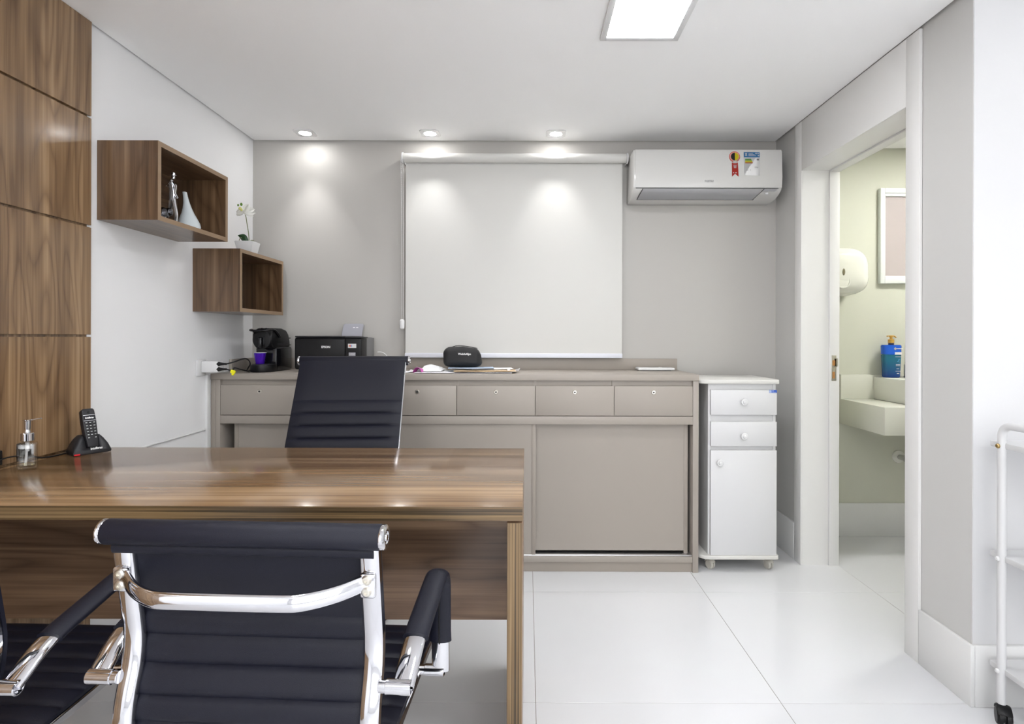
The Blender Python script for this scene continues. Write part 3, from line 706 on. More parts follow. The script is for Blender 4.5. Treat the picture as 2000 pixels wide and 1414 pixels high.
done('body', B().box(bx0, bx0 + .015, by0, by1, .083, .955).box(bx1 - .015, bx1, by0, by1, .083, .955).box(bx0 + .015, bx1 - .015, by0 + .003, by1, .92, .955).box(bx0 + .015, bx1 - .015, by0 + .004, by0 + .02, .60, .92).box(bx0 + .015, bx1 - .015, by1 - .006, by1, .083, .92).box(bx0 + .015, bx1 - .015, by0 + .02, by1 - .006, .60, .61), 'white_lam', tc_)
def front(nm, z0, z1, kx_, kz_):
    f = done(nm, B().box(bx0 + .010, bx1 - .0005, by0 - .016, by0 - .0005, z0, z1, .001), 'white_lam', tc_)
    done('knob', B().lathe([(.006, 0), (.007, .004), (.0075, .012), (.0165, .014), (.0175, .018), (.0155, .021), (.010, .0215), (.0085, .027), (.004, .029), (0, .029)], (kx_, by0 - .016, kz_), 24, '-y'), 'white_plastic', f)
    return f
f1 = front('drawer', .797, .924, 1.097, .864); front('drawer', .638, .762, 1.097, .690); front('door', .084, .617, .975, .557)
st = done('maker_sticker', B().box(1.228, 1.267, by0 - .0166, by0 - .016, .909, .924), mat('dark_blue_sticker', (.02, .09, .45), .4), f1)
done('sticker_mark', B().box(1.2285, 1.240, by0 - .0169, by0 - .0166, .910, .923).box(1.243, 1.252, by0 - .0169, by0 - .0166, .9175, .9205).box(1.243, 1.262, by0 - .0169, by0 - .0166, .912, .914), mat('pale_blue_mark', (.40, .50, .75), .4), st)
def twin_caster(x, y, top, r, wd, m1, parent, rot=0, stem=True, m2=None):
    c = done('castor', B().lathe([(0, -wd), (r * .85, -wd), (r, -wd * .7), (r, -wd * .25), (r * .7, -wd * .18), (r * .7, wd * .18), (r, wd * .25), (r, wd * .7), (r * .85, wd), (0, wd)], (0, 0, r), 24, 'x').xf(Matrix.Translation((x, y, 0)) @ Matrix.Rotation(rot, 4, 'Z')), m1, parent)
    hood = B().tube([Vector((0, (r + .004) * math.cos(R(a)) , r + (r + .004) * math.sin(R(a)))) for a in range(20, 151, 10)], wd * .95, .003, 10, up=(0, 0, 1))
    if stem: hood.lathe([(.007, r), (.007, top)], (0, r * .35, 0), 12)
    done('castor_hood', hood.xf(Matrix.Translation((x, y, 0)) @ Matrix.Rotation(rot, 4, 'Z')), m2 or m1, c)
for x, y, rt in ((.945, 2.912, .5), (1.245, 2.912, .35), (.945, 3.19, -.4), (1.245, 3.19, .2)): twin_caster(x, y, .0645, .0235, .014, 'caster_grey', tc_, rt)

# ------------------------------------------------------------------ tubular chairs
def chair(name, label, prof, roll_c, seams, seat_seams, arm, col_top, stretcher=True, cap=.0215):
    """prof: list of (y,z) from under the top roll down the back, round the lumbar bend and forward along the seat"""
    t = thing(name, (0, 0, 0), label, 'chair', 'black office chairs at the desk')
    path = [Vector((0, y, z)) for y, z in prof]
    pth = fillet(path, .05, 8)
    # resample finely
    fine = []
    for a, c in zip(pth, pth[1:]):
        n = max(1, int((c - a).length / .004))
        for k in range(n): fine.append(a.lerp(c, k / n))
    fine.append(pth[-1])
    L = [0]
    for a, c in zip(fine, fine[1:]): L.append(L[-1] + (c - a).length)
    tot = L[-1]
    # arclength of the seams, given as z on the back and y on the seat
    def s_at_z(z):
        for i in range(len(fine) - 1):
            if fine[i].z >= z >= fine[i + 1].z: return L[i]
    def s_at_y(y):
        for i in range(len(fine) - 1, 0, -1):
            if fine[i].y >= y >= fine[i - 1].y: return L[i]
    ss = [s_at_z(z) for z in seams]; ss += [s_at_y(y) for y in seat_seams]
    ss = sorted(x for x in ss if x is not None); edges = [-.12] + ss + [tot + .03]
    def puff(s):
        for a, c in zip(edges, edges[1:]):
            if a <= s <= c:
                u = (s - a) / (c - a); return .0075 * (1 - abs(2 * u - 1) ** 4) * min(1, (c - a) / .05)
        return 0
    HW = .229
    def surf(sgn, base):
        nrm = []
        for i in range(len(fine)):
            tg = (fine[min(i + 1, len(fine) - 1)] - fine[max(i - 1, 0)]).normalized(); nrm.append(Vector((0, -tg.z, tg.y)))
        def f(u, v):
            i = min(int(round(u * (len(fine) - 1))), len(fine) - 1); x = (v * 2 - 1)
            edge = max(0, 1 - abs(x) ** 8) ** .5
            return fine[i] + nrm[i] * (base + sgn * (puff(L[i]) * edge + .002 * edge)) + Vector((x * HW, 0, 0))
        return f
    nu = len(fine) - 1; nv = 18
    bm = bmesh.new(); F = surf(1, .020); K = surf(-1, .013)
    ga = [[bm.verts.new(F(i / nu, j / nv)) for j in range(nv + 1)] for i in range(nu + 1)]
    gb = [[bm.verts.new(K(i / nu, j / nv)) for j in range(nv + 1)] for i in range(nu + 1)]
    for i in range(nu):
        for j in range(nv):
            bm.faces.new((ga[i][j], ga[i][j + 1], ga[i + 1][j + 1], ga[i + 1][j])); bm.faces.new((gb[i][j], gb[i + 1][j], gb[i + 1][j + 1], gb[i][j + 1]))
        bm.faces.new((ga[i][0], ga[i + 1][0], gb[i + 1][0], gb[i][0])); bm.faces.new((ga[i][nv], gb[i][nv], gb[i + 1][nv], ga[i + 1][nv]))
    for j in range(nv):
        bm.faces.new((ga[0][j], gb[0][j], gb[0][j + 1], ga[0][j + 1])); bm.faces.new((ga[nu][j], ga[nu][j + 1], gb[nu][j + 1], gb[nu][j]))
    bmesh.ops.recalc_face_normals(bm, faces=bm.faces[:])
    # split into back and seat at the corner
    half = B().add(bm)
    corner = min(range(len(fine)), key=lambda i: abs(fine[i].y - .012) + (0 if fine[i].z < prof[-3][1] + .02 else 9))
    sc = L[corner]
    me = half.bm
    back = me.copy(); seat = me.copy()
    def s_of(p): return L[min(range(len(fine)), key=lambda i: (fine[i].y - p.y) ** 2 + (fine[i].z - p.z) ** 2)]
    cache = {}
    def face_s(f):
        c = f.calc_center_median(); k = (round(c.y, 4), round(c.z, 4))
        if k not in cache: cache[k] = s_of(c)
        return cache[k]
    bmesh.ops.delete(back, geom=[f for f in back.faces if face_s(f) > sc], context='FACES')
    bmesh.ops.delete(seat, geom=[f for f in seat.faces if face_s(f) <= sc], context='FACES')
    me.free()
    bb = B(); bb.bm.free(); bb.bm = back; done('backrest', bb, 'leather', t, 60)
    bb = B(); bb.bm.free(); bb.bm = seat; done('seat', bb, 'leather', t, 60)
    # side frames
    for sx in (-1, 1):
        rows = []; bm = bmesh.new()
        for i in range(0, len(fine), 2):
            tg = (fine[min(i + 1, len(fine) - 1)] - fine[max(i - 1, 0)]).normalized(); n_ = Vector((0, -tg.z, tg.y))
            sec = [(.198, -.004), (.203, -.009), (.226, -.010), (.232, -.005), (.232, .008), (.228, .011), (.203, .011), (.198, .006)]
            rows.append([bm.verts.new(fine[i] + n_ * q + Vector((sx * p, 0, 0))) for p, q in sec])
        m_ = len(rows[0])
        for a, c in zip(rows, rows[1:]):
            for j in range(m_): bm.faces.new((a[j], a[(j + 1) % m_], c[(j + 1) % m_], c[j]))
        bm.faces.new(rows[0]); bm.faces.new(rows[-1]); bmesh.ops.recalc_face_normals(bm, faces=bm.faces[:])
        done('side_frame', B().add(bm), 'chrome', t, 50)
    # top roll
    ry, rz = roll_c
    lip = prof[0]
    rl = B().lathe([(0, -.238), (cap - .001, -.238), (cap, -.236), (cap, .236), (cap - .001, .238), (0, .238)], (0, ry, rz), 28, 'x')
    tgt = (Vector((0, prof[1][0], prof[1][1])) - Vector((0, prof[0][0], prof[0][1]))).normalized(); nn = Vector((0, -tgt.z, tgt.y))
    p0 = Vector((0, prof[0][0], prof[0][1]))
    a1 = p0 - nn * .013 - tgt * .012; a2 = p0 - nn * .013 + tgt * .014
    rl.tube([a1 - Vector((.228, 0, 0)), a1 + Vector((.228, 0, 0))], .010, .006, 10)
    rl.tube([a2 - Vector((.226, 0, 0)) - tgt * .006, a2 + Vector((.226, 0, 0)) - tgt * .006], .008, .003, 10, up=nn)
    done('top_roll', rl, 'leather', t, 50)
    for sx in (-1, 1):
        c = done('end_cap', B().lathe([(cap * .93, 0), (cap * .97, .002), (cap * .97, .007), (cap * .8, .0095), (cap * .5, .0095), (cap * .46, .0080), (cap * .3, .008), (cap * .25, .0105), (0, .0108)], (sx * .238, ry, rz), 24, 'x' if sx > 0 else '-x'), 'chrome', t)
    def at_z(z):
        i = min((i for i in range(len(fine)) if L[i] < sc), key=lambda i: abs(fine[i].z - z)); return fine[i]
    if stretcher:
        z = rz - .082; q = at_z(z); qy = q.y - .014
        pts = smooth_path([(-.222, qy + .002, z + .006), (-.205, qy - .004, z + .003), (-.170, qy - .030, z - .004), (-.125, qy - .052, z - .008), (-.08, qy - .056, z - .009), (.08, qy - .056, z - .009), (.125, qy - .052, z - .008), (.170, qy - .030, z - .004), (.205, qy - .004, z + .003), (.222, qy + .002, z + .006)], 6)
        s = done('back_stretcher', B().tube(pts, .0065, .0145, 14, up=(0, 0, 1)), 'chrome', t, 60)
        for sx in (-1, 1):
            done('mount_plate', B().box(sx * .215 - .0135, sx * .215 + .0135, qy - .006, qy + .004, z - .021, z + .021, .0045, 3), 'chrome', s, 50)
            for dz in (.011, -.009):
                bo = done('bolt', B().lathe([(.0085, 0), (.0085, .002), (.006, .0045), (.0032, .0048), (.003, .002), (0, .002)], (sx * .214, qy - .006, z + dz), 16, '-y'), 'steel', s)
    # arm loops
    (yr, zr), (ya, za), (yf, zf) = arm
    for sx in (-1, 1):
        X0 = .232; XA = .270
        a = done('armrest', B().tube(fillet([(sx * XA, yr, zr), (sx * (XA + .004), yr + (ya - yr) * .22, zr + (za - zr) * .48), (sx * (XA + .006), ya, za), (sx * (XA + .006), yf, zf)], [.05, .055], 10), .0195, .0085, 16, up=(0, -.4, 1)), 'chrome', t, 60)
        for (y, z) in ((yr, zr), (yf, zf)):
            done('arm_bracket', B().lathe([(0, 0), (.0105, 0), (.0105, .011), (.0125, .012), (.0125, .054), (.010, .055), (.0095, .047), (0, .047)], (sx * (X0 - .002), y, z), 18, 'x' if sx > 0 else '-x'), 'chrome', a)
        full = fillet([(sx * XA, yr, zr), (sx * (XA + .004), yr + (ya - yr) * .22, zr + (za - zr) * .48), (sx * (XA + .006), ya, za), (sx * (XA + .006), yf, zf)], [.05, .055], 10)
        d = [0]
        for p, q in zip(full, full[1:]): d.append(d[-1] + (q - p).length)
        dense = []
        for (p, q), d0, d1 in zip(zip(full, full[1:]), d, d[1:]):
            for k in range(8):
                s_ = d0 + (d1 - d0) * k / 8
                if .085 < s_ < d[-1] - .045: dense.append(p.lerp(q, k / 8))
        scl = [1.04 if i in (0, len(dense) - 1) else 1.0 for i in range(len(dense))]
        done('arm_sleeve', B().tube(dense, .0235, .0125, 18, up=(0, -.4, 1), scale=scl), 'leather', a, 60)
        k = int(len(dense) * .55); und = [p + Vector((0, -.013, -.002)) for p in dense[k + 8:]]
        done('sleeve_zip', B().tube(und, .0018, .0018, 6) if len(und) > 2 else B().ball((0, 0, 0), .001), 'black_plastic', a)
    # base: column, five legs, castors
    cy = .20; hz = col_top
    done('seat_support', B().box(-.09, .09, cy - .10, cy + .10, hz - .035, hz - .012, .006).tube([(-.205, cy - .07, hz - .02), (.205, cy - .07, hz - .02)], .011, n=12).tube([(-.205, cy + .09, hz - .015), (.205, cy + .09, hz - .015)], .011, n=12), 'chrome', t)
    done('gas_column', B().lathe([(.028, .07), (.028, .20), (.024, .205), (.024, .21), (.014, .212), (.014, hz - .03)], (0, cy, 0), 20), 'chrome', t)
    for k in range(5):
        a_ = R(90 + 72 * k); d = Vector((math.cos(a_), math.sin(a_), 0)); c = Vector((0, cy, 0))
        lg = done('base_leg', B().tube([c + d * .02 + Vector((0, 0, .095)), c + d * .15 + Vector((0, 0, .085)), c + d * .285 + Vector((0, 0, .068))], .017, .012, 12, scale=[1.25, 1, .7]), 'chrome', t, 60)
        w_ = c + d * .275
        for s2 in (-1, 1):
            done('castor', B().lathe([(0, -.009), (.022, -.009), (.025, -.006), (.025, .006), (.022, .009), (0, .009)], (0, 0, .025), 18, 'x').xf(Matrix.Translation(w_) @ Matrix.Rotation(a_ + .6, 4, 'Z') @ Matrix.Translation((s2 * .013, 0, 0))), 'black_plastic', lg)
        done('castor_stem', B().lathe([(.006, .03), (.006, .066)], w_, 10), 'steel', lg)
    return t
NEAR = [(-.032, .838), (-.026, .80), (.0, .640), (-.032, .545), (-.030, .462), (.03, .437), (.35, .452), (.418, .444), (.430, .42)]
c1 = chair('office_chair', 'black ribbed leatherette chair seen from behind in front of the desk', NEAR, (-.040, .8555), [.695, .653, .610, .563, .515], [.03 + .05 * k for k in range(8)], ((-.022, .596), (.255, .692), (.262, .458)), .455)
c2 = copy_tree(c1)
c2['label'] = 'black chair at the left picture edge, only its seat and armrest showing'
c1.location = (-.478, .994, 0); c1.rotation_euler = (0, 0, R(-3))
c2.location = (-1.140, .985, 0); c2.rotation_euler = (0, 0, R(-2))
FAR = [(-.185, 1.07), (-.165, 1.03), (.02, .70), (-.012, .60), (-.012, .515), (.045, .492), (.38, .512), (.455, .502), (.468, .475)]
c3 = chair('office_chair', 'high-backed black ribbed leatherette chair between desk and taupe cabinet, facing the desk', FAR, (-.200, 1.081), [.905, .855, .805, .755, .70, .645, .595], [.03 + .05 * k for k in range(9)], ((-.0, .60), (.255, .722), (.262, .508)), .505, True, .021)
c3.location = (-.763, 2.345, 0); c3.rotation_euler = (0, 0, R(180 + 4))

# ------------------------------------------------------------------ white tube cart at the right edge
ct = thing('utility_cart', (1.70, 1.56, 0), 'white tubular cart with three shelves on black castors at the right edge', 'cart')
cx0, cx1, cy1, cy0 = 1.468, 1.93, 1.747, 1.28
def frame(x):
    return done('tube_frame', B().tube(fillet([(x, cy1, .062), (x, cy1, .922), (x, cy0, .922), (x, cy0, .062)], .04, 8), .0118, n=16), 'white_lam', ct, 60)
fa, fb_ = frame(cx0), frame(cx1)
for z in (.172, .519, .867):
    s = done('shelf', B().prism([(cx0, cy0 - .03), (cx0 - .0, cy0 - .045), (cx1 + .0, cy0 - .045), (cx1, cy1 + .046), (cx0 + .0, cy1 + .046)], 'xy', z - .018, z, .003, 2), 'white_lam', ct)
    for y in (cy0, cy1):
        for x, ax in ((cx0 - .0115, '-x'), (cx1 + .0115, 'x')):
            done('screw_cap', B().lathe([(.0075, 0), (.0075, .003), (.005, .006), (0, .0068)], (x, y, z - .010), 14, ax), 'brass' if z > .8 else 'white_plastic', s)
for x in (cx0, cx1):
    for y in (cy0, cy1): twin_caster(x, y - .008, .064, .027, .019, 'black_plastic', ct, -.5 if x < 1.6 else .6, True)

# ------------------------------------------------------------------ things on the worktop
CZ = 1.0012
# coffee machine
mx0, mx1, my = -1.458, -1.345, 2.99
cm = thing('coffee_machine', ((mx0 + mx1) / 2, my + .1, CZ), 'black capsule coffee machine in the corner of the worktop', 'coffee machine')
prof = [(.045, 0), (.235, 0), (.240, .01), (.240, .118), (.228, .132), (.045, .128)]
done('water_tank_body', B().prism([(my + u, CZ + z) for u, z in prof], 'yz', mx0, mx1, .007, 3), 'black_gloss', cm, 40)
prof = [(.03, .125), (.226, .131), (.222, .165), (.205, .20), (.175, .222), (.12, .232), (.05, .232), (.012, .222), (-.006, .20), (-.008, .165), (.008, .14)]
done('head', B().prism([(my + u, CZ + z) for u, z in prof], 'yz', mx0 + .006, mx1 - .004, .008, 3), 'black_plastic', cm, 40)
tray = [];
for i in range(13): a = R(180 + 15 * i); tray.append(((mx0 + mx1) / 2 + .060 * math.cos(a), my + .005 + .062 * math.sin(a)))
tray += [((mx0 + mx1) / 2 + .058, my + .05), ((mx0 + mx1) / 2 - .058, my + .05)]
done('drip_tray', B().prism(tray, 'xy', CZ, CZ + .040, .006, 2), 'black_plastic', cm, 40)
done('drip_grid', B().prism([(x * .86 + (mx0 + mx1) / 2 * .14, y * .86 + (my + .005) * .14) for x, y in tray], 'xy', CZ + .040, CZ + .0425), 'dark_grey', cm)
done('head_disc', B().lathe([(.048, 0), (.047, .004), (.040, .006), (0, .0065)], ((mx0 + mx1) / 2, my - .006, CZ + .170), 28, '-y'), 'black_plastic', cm)
done('spout', B().box((mx0 + mx1) / 2 - .010, (mx0 + mx1) / 2 + .010, my - .034, my - .008, CZ + .128, CZ + .185, .008, 3).box((mx0 + mx1) / 2 + .012, (mx0 + mx1) / 2 + .017, my - .018, my - .009, CZ + .132, CZ + .19, .002), 'black_gloss', cm)
lv = fillet([(mx1 + .002, my + .075, CZ + .185), (mx1 + .003, my + .01, CZ + .226), (mx1 - .012, my - .05, CZ + .218), (mx0 + .012, my - .05, CZ + .218), (mx0 - .003, my + .01, CZ + .226), (mx0 - .002, my + .075, CZ + .185)], .03, 6)
done('lever', B().tube(lv, .0075, .0055, 10), 'black_gloss', cm, 60)
done('power_button', B().lathe([(.008, 0), (.007, .002), (0, .002)], ((mx0 + mx1) / 2, my + .05, CZ + .232), 14).lathe([(.008, 0), (.007, .002), (0, .002)], ((mx0 + mx1) / 2 - .024, my + .05, CZ + .232), 14), 'chrome', cm)
done('side_slot', B().box(mx1 - .0045, mx1 - .003, my + .06, my + .12, CZ + .143, CZ + .150).box(mx1 - .0045, mx1 - .003, my + .128, my + .19, CZ + .145, CZ + .152), 'dark_grey', cm)
done('tank_lug', B().box((mx0 + mx1) / 2 + .02, (mx0 + mx1) / 2 + .045, my + .222, my + .252, CZ + .175, CZ + .181, .002).box((mx0 + mx1) / 2 + .02, (mx0 + mx1) / 2 + .045, my + .235, my + .258, CZ + .138, CZ + .142, .001), 'dark_grey', cm)
cup = thing('espresso_cup', (-1.408, my - .012, CZ + .0425), 'shiny purple cup standing on the drip tray of the coffee machine', 'cup')
done('cup_wall', B().lathe([(.021, 0), (.0215, .001), (.030, .058), (.0285, .0585), (.0205, .004), (0, .003)], (-1.408, my - .012, CZ + .0428), 28), 'purple', cup)
done('rim', B().lathe([(.0295, .0572), (.0325, .0582), (.0325, .0602), (.0285, .0605), (.0282, .058)], (-1.408, my - .012, CZ + .0428), 28), 'white_plastic', cup)

# printer
px0, px1, py0, py1, ph = -1.243, -.885, 3.0, 3.255, .187
pr_ = thing('ink_tank_printer', ((px0 + px1) / 2, 3.12, CZ), 'black ink-tank printer on the worktop behind the high-backed chair', 'printer')
done('body', B().box(px0, px1, py0 + .012, py1, CZ + .012, CZ + ph - .004, .012, 3), 'black_plastic', pr_)
done('front_cover', B().box(px0 + .035, px1 - .085, py0 + .004, py0 + .014, CZ + .02, CZ + ph - .014, .003), 'black_plastic', pr_)
done('scanner_lid', B().box(px0 + .004, px1 - .05, py0 + .012, py1 - .02, CZ + ph - .004, CZ + ph + .004, .003), 'dark_grey', pr_)
done('side_cover', B().box(px1 - .0005, px1 + .003, py0 + .05, py1 - .005, CZ + .05, CZ + ph - .006, .001).box(px1 + .0031, px1 + .0036, py0 + .06, py0 + .17, CZ + .13, CZ + .131), 'grey_side', pr_)
tk = done('ink_tank', B().box(px1 - .082, px1 + .006, py0 - .006, py0 + .10, CZ + .010, CZ + ph - .008, .006, 3), 'black_plastic', pr_)
done('tank_lid', B().box(px1 - .082, px1 + .006, py0 - .006, py0 + .12, CZ + ph - .008, CZ + ph + .001, .004), 'dark_grey', tk)
lab = done('tank_label', B().box(px1 - .065, px1 - .021, py0 - .0072, py0 - .006, CZ + .128, CZ + .150), 'white_plastic', tk)
for k, mm in enumerate(('orange_print', 'red', 'blue_print')): done('label_dot', B().box(px1 - .060 + k * .006, px1 - .0555 + k * .006, py0 - .0076, py0 - .0072, CZ + .1345, CZ + .144), mm, lab)
done('tank_window', B().box(px1 - .061, px1 - .025, py0 - .0072, py0 - .006, CZ + .086, CZ + .104, .001), 'lilac_grey', tk)
text('print_text', 'L3250', .011, (px1 - .043, py0 - .0076, CZ + .095), 'white_ink', tk)
text('maker_name', 'EPSON', .0155, (px0 + .172, py0 + .0034, CZ + .132), 'white_ink', pr_, bold=.0006)
for x in (px0 + .03, px1 - .03):
    done('foot', B().lathe([(.012, 0), (.012, .014)], (x, py0 + .05, CZ), 14), 'dark_grey', pr_)
    done('foot', B().lathe([(.012, 0), (.012, .014)], (x, py1 - .04, CZ), 14), 'dark_grey', pr_)
b = B().box(-.06, .06, -.003, .003, 0, .135, .012, 3)
for v in b.bm.verts: v.co.y *= .5 if abs(v.co.y) > .0031 else 1
sup = B().prism([(-.058, 0), (.058, 0), (.058, .115), (.050, .123), (-.050, .123), (-.058, .115)], 'xz', -.003, .003, .001, 1)
MT = Matrix.Translation((-1.015, 3.232, CZ + ph - .045)) @ Matrix.Rotation(R(-13), 4, 'X') @ Matrix([[1, 0, .12, 0], [0, 1, 0, 0], [0, 0, 1, 0], [0, 0, 0, 1]])
b.bm.free()
ps = done('paper_support', sup.xf(MT), 'lilac_grey', pr_)
done('support_mark', B().box(-.0, .012, -.0036, -.003, .098, .102).box(.018, .03, -.0036, -.003, .098, .102).xf(MT), 'white_ink', ps)
done('printer_cable', B().tube(smooth_path([(-.86, 3.245, CZ + .10), (-.835, 3.25, CZ + .098), (-.81, 3.252, CZ + .08), (-.795, 3.252, CZ + .04), (-.79, 3.25, CZ + .003)], 6), .0022, n=8), 'wire_white', label='thin white cable looping down behind the printer', cat='cable')

# pouch on the papers
def sheet(name, cx, cy, wd, ln, rot, z, m, label, cat='paper', curl=.0, th=.0012, wav=.001, group=None):
    def f(u, v):
        a, c = (u - .5) * wd, (v - .5) * ln; r = R(rot)
        zz = z + wav * (1 + math.sin(9 * u + 4 * v)) + curl * max(0, abs(2 * u - 1) - .75) * 4
        return Vector((cx + a * math.cos(r) - c * math.sin(r), cy + a * math.sin(r) + c * math.cos(r), zz))
    return done(name, B().grid(f, 14, 6, th), m, label=label, cat=cat, group=group)
sheet('document', -.33, 2.995, .50, .21, 1, CZ + .0045, 'paper', 'large white document lying undermost in the paper pile', wav=.0006, th=.002)
def crump(u, v):
    x = -.575 + .125 * u; y = 2.93 + .20 * v
    e = min(1, 6 * min(u, 1 - u, v, 1 - v) + .05)
    z = CZ + .009 + e * (.008 + .022 * abs(mnoise.noise(Vector((x * 16, y * 16, 3.3)))) + .012 * math.exp(-((u - .32) ** 2 + (v - .75) ** 2) * 14))
    return Vector((x + .01 * mnoise.noise(Vector((y * 20, x * 9, 1))), y, z))
done('plastic_bag', B().grid(crump, 26, 20, .0008), 'paper', label='crumpled white plastic bag on the worktop left of the black pouch', cat='bag')
def pk(u, v):
    return Vector((-.59 + .048 * u + .01 * v, 2.905 + .05 * v, CZ + .004 + .028 * math.sin(math.pi * u) ** .7 * (1 - .3 * v)))
pkb = thing('magenta_wrapper', (-.57, 2.93, CZ), 'small magenta wrapper with a white stripe at the bag end', 'wrapper')
done('wrapper_sheet', B().grid(pk, 8, 6, .001), 'pink', pkb)
done('stripe', B().grid(lambda u, v: pk(.35 + .14 * u, v) + Vector((0, -.0015, .0015)), 3, 6, .0006), 'paper', pkb)
sheet('leaflet', -.30, 3.02, .24, .15, 6, CZ + .0235, 'blue_pale', 'pale blue leaflet under the black pouch', wav=.0008)
sheet('envelope', -.22, 2.965, .32, .15, 3, CZ + .0125, 'manila', 'brown manila envelope on top of the white papers', 'envelope', wav=.0008, th=.003)
sheet('booklet', -.19, 3.04, .22, .12, 8, CZ + .0195, 'paper', 'white booklet between manila envelope and black pouch', 'booklet', wav=.0006, th=.003)
sheet('paper_slip', -.072, 2.985, .045, .12, -10, CZ + .0085, 'paper', 'curled white paper corner past the manila envelope', wav=.0005, curl=.012)
sheet('paper_note', -.645, 2.98, .09, .10, 25, CZ + .003, 'paper', 'loose white paper next to the high-backed chair', wav=.002, curl=.008)
pc = thing('pouch', (-.349, 3.06, CZ + .026), 'black zipped pouch with white lettering on the paper pile', 'pouch')
b = B().box(-.103, .103, -.045, .045, 0, .112, .034, 5)
bmesh.ops.subdivide_edges(b.bm, edges=b.bm.edges[:], cuts=1, use_grid_fill=True)
for v in b.bm.verts:
    p = v.co.copy(); t_ = p.z / .112
    p.y *= 1 - .35 * t_ ** 2; p.x *= 1 + .02 * math.sin(t_ * 3) - .05 * t_; p.z += (-.020 * max(0, p.x / .1 + .1) - .014 * max(0, -p.x / .1 - .5)) * t_ + .004 * math.sin(p.x * 34) * t_
    n_ = mnoise.noise(p * 22); p.y += .007 * n_; p.x += .005 * mnoise.noise(p * 17 + Vector((5, 1, 2))); p.z += .003 * n_ * t_
    v.co = p + Vector((-.349, 3.06, CZ + .026))
done('bag_body', b, mat('black_nylon', (.008, .008, .009), .6, bump=.3, bscale=1200), pc, 60)
text('maker_name', 'WelchAllyn', .0145, (-.335, 3.0145, CZ + .096), 'white_ink', pc, rot=(80, 0, 2), bold=.0004)
done('zip', B().tube(smooth_path([(-.42, 3.05, CZ + .128), (-.38, 3.06, CZ + .140), (-.32, 3.06, CZ + .136), (-.27, 3.06, CZ + .126)], 6), .003, .002, 8), 'black_plastic', pc)
# white flat device at the right end of the worktop
dv = thing('flat_white_device', (.725, 3.22, CZ), 'flat white electronic device lying by the upstand, right end of worktop', 'device')
done('case', B().box(.622, .828, 3.17, 3.262, CZ + .002, CZ + .017, .005, 3), 'white_plastic', dv)
done('button', B().box(.742, .762, 3.19, 3.21, CZ + .017, CZ + .020, .002), 'white_plastic', dv)
done('rubber_pad', B().box(.64, .81, 3.18, 3.25, CZ, CZ + .002), 'dark_grey', dv)

# ------------------------------------------------------------------ outlet with adapter and cables on the left wall
so = thing('wall_outlet', (XL, 2.775, 1.0), 'white wall outlet plate behind the cube adapter', 'outlet')
done('plate', B().box(XL, XL + .010, 2.725, 2.80, .995, 1.075, .004), 'white_plastic', so)
ad = thing('plug_adapter', (XL + .03, 2.78, 1.0), 'white cube plug adapter on the left wall by the worktop end', 'adapter')
done('cube', B().box(XL + .010, XL + .092, 2.752, 2.815, 1.012, 1.068, .006, 3), 'white_plastic', ad)
for z, nm in ((1.052, 'black plug'), (1.026, 'black plug')):
    pass
def plug(z, pts, label):
    t = thing('power_plug', (XL + .092, 2.78, z), label, 'plug', 'black plugs in the cube adapter')
    done('plug_body', B().lathe([(.009, 0), (.0105, .002), (.0105, .010), (.008, .016), (.0055, .030), (.005, .046), (0, .047)], (XL + .085, 2.762, z), 14, 'x'), 'black_plastic', t)
    done('cord', B().tube(smooth_path(pts, 8), .0034, n=8), 'black_plastic', t)
xa = XL + .128
plug(1.054, [(xa, 2.762, 1.054), (xa + .03, 2.77, 1.062), (xa + .06, 2.83, 1.078), (xa + .05, 2.90, 1.05), (xa + .0, 2.97, 1.0075), (xa - .008, 3.08, 1.007), (xa - .004, 3.2, 1.007)], 'upper black plug with its cord arching to the coffee machine')
plug(1.028, [(xa, 2.762, 1.028), (xa + .03, 2.765, 1.022), (xa + .034, 2.775, 1.034), (xa + .02, 2.86, 1.022), (xa + .03, 2.93, 1.007), (xa - .004, 2.99, 1.0065), (xa - .018, 3.1, 1.0065), (xa - .018, 3.2, 1.0065)], 'lower black plug with cord lying on the worktop and yellow tie')
b = B().box(-.011, .011, -.006, .006, -.008, .008, .003).box(-.002, .008, -.005, .005, -.017, -.006, .002)
done('yellow_tag', b.xf(Matrix.Translation((xa + .036, 2.758, 1.016)) @ Matrix.Rotation(R(15), 4, 'Y')), 'yellow_tag', label='bright yellow tape tag wrapped around the lower black cord', cat='tag')
done('cable_trunking', B().box(XL, XL + .012, 2.805, 2.83, 0, .996, .002), 'white_plastic', label='white vertical cable trunking below the outlet', cat='trunking')
done('wall_cable', B().tube([(XL + .004, 2.06, .727), (XL + .004, 2.45, .727), (XL + .004, 2.80, .727)], .0045, n=8), 'wire_white', label='thin white cable running flat along the left wall above the desk', cat='cable')

# ------------------------------------------------------------------ things on the desk
# glass soap dispenser
sx_, sy_, sz_ = 0, 0, 0
sd_ = thing('soap_dispenser', (0, 0, 0), 'square clear glass pump bottle with chrome top on the desk', 'soap dispenser')
gb_ = B().box(-.0235, .0235, -.019, .019, 0, .082, .006, 3)
inner = B().box(-.0195, .0195, -.015, .015, .008, .078, .006, 3)
for f in inner.bm.faces: f.normal_flip()
me_ = bpy.data.meshes.new('tmp'); inner.bm.to_mesh(me_); gb_.bm.from_mesh(me_)
gb_.lathe([(.0115, .0815), (.0115, .09)], (sx_, sy_, sz_), 20)
done('bottle', gb_, 'glass', sd_)
done('gel', B().box(-.0193, .0193, -.0148, .0148, .0082, .022, .005, 2), 'liquid', sd_)
done('dip_tube', B().tube([(sx_, sy_, sz_ + .08), (sx_ - .004, sy_, sz_ + .012)], .0032, n=8).lathe([(.005, .055), (.005, .082)], (sx_, sy_, sz_), 10), 'plastic_clear', sd_)
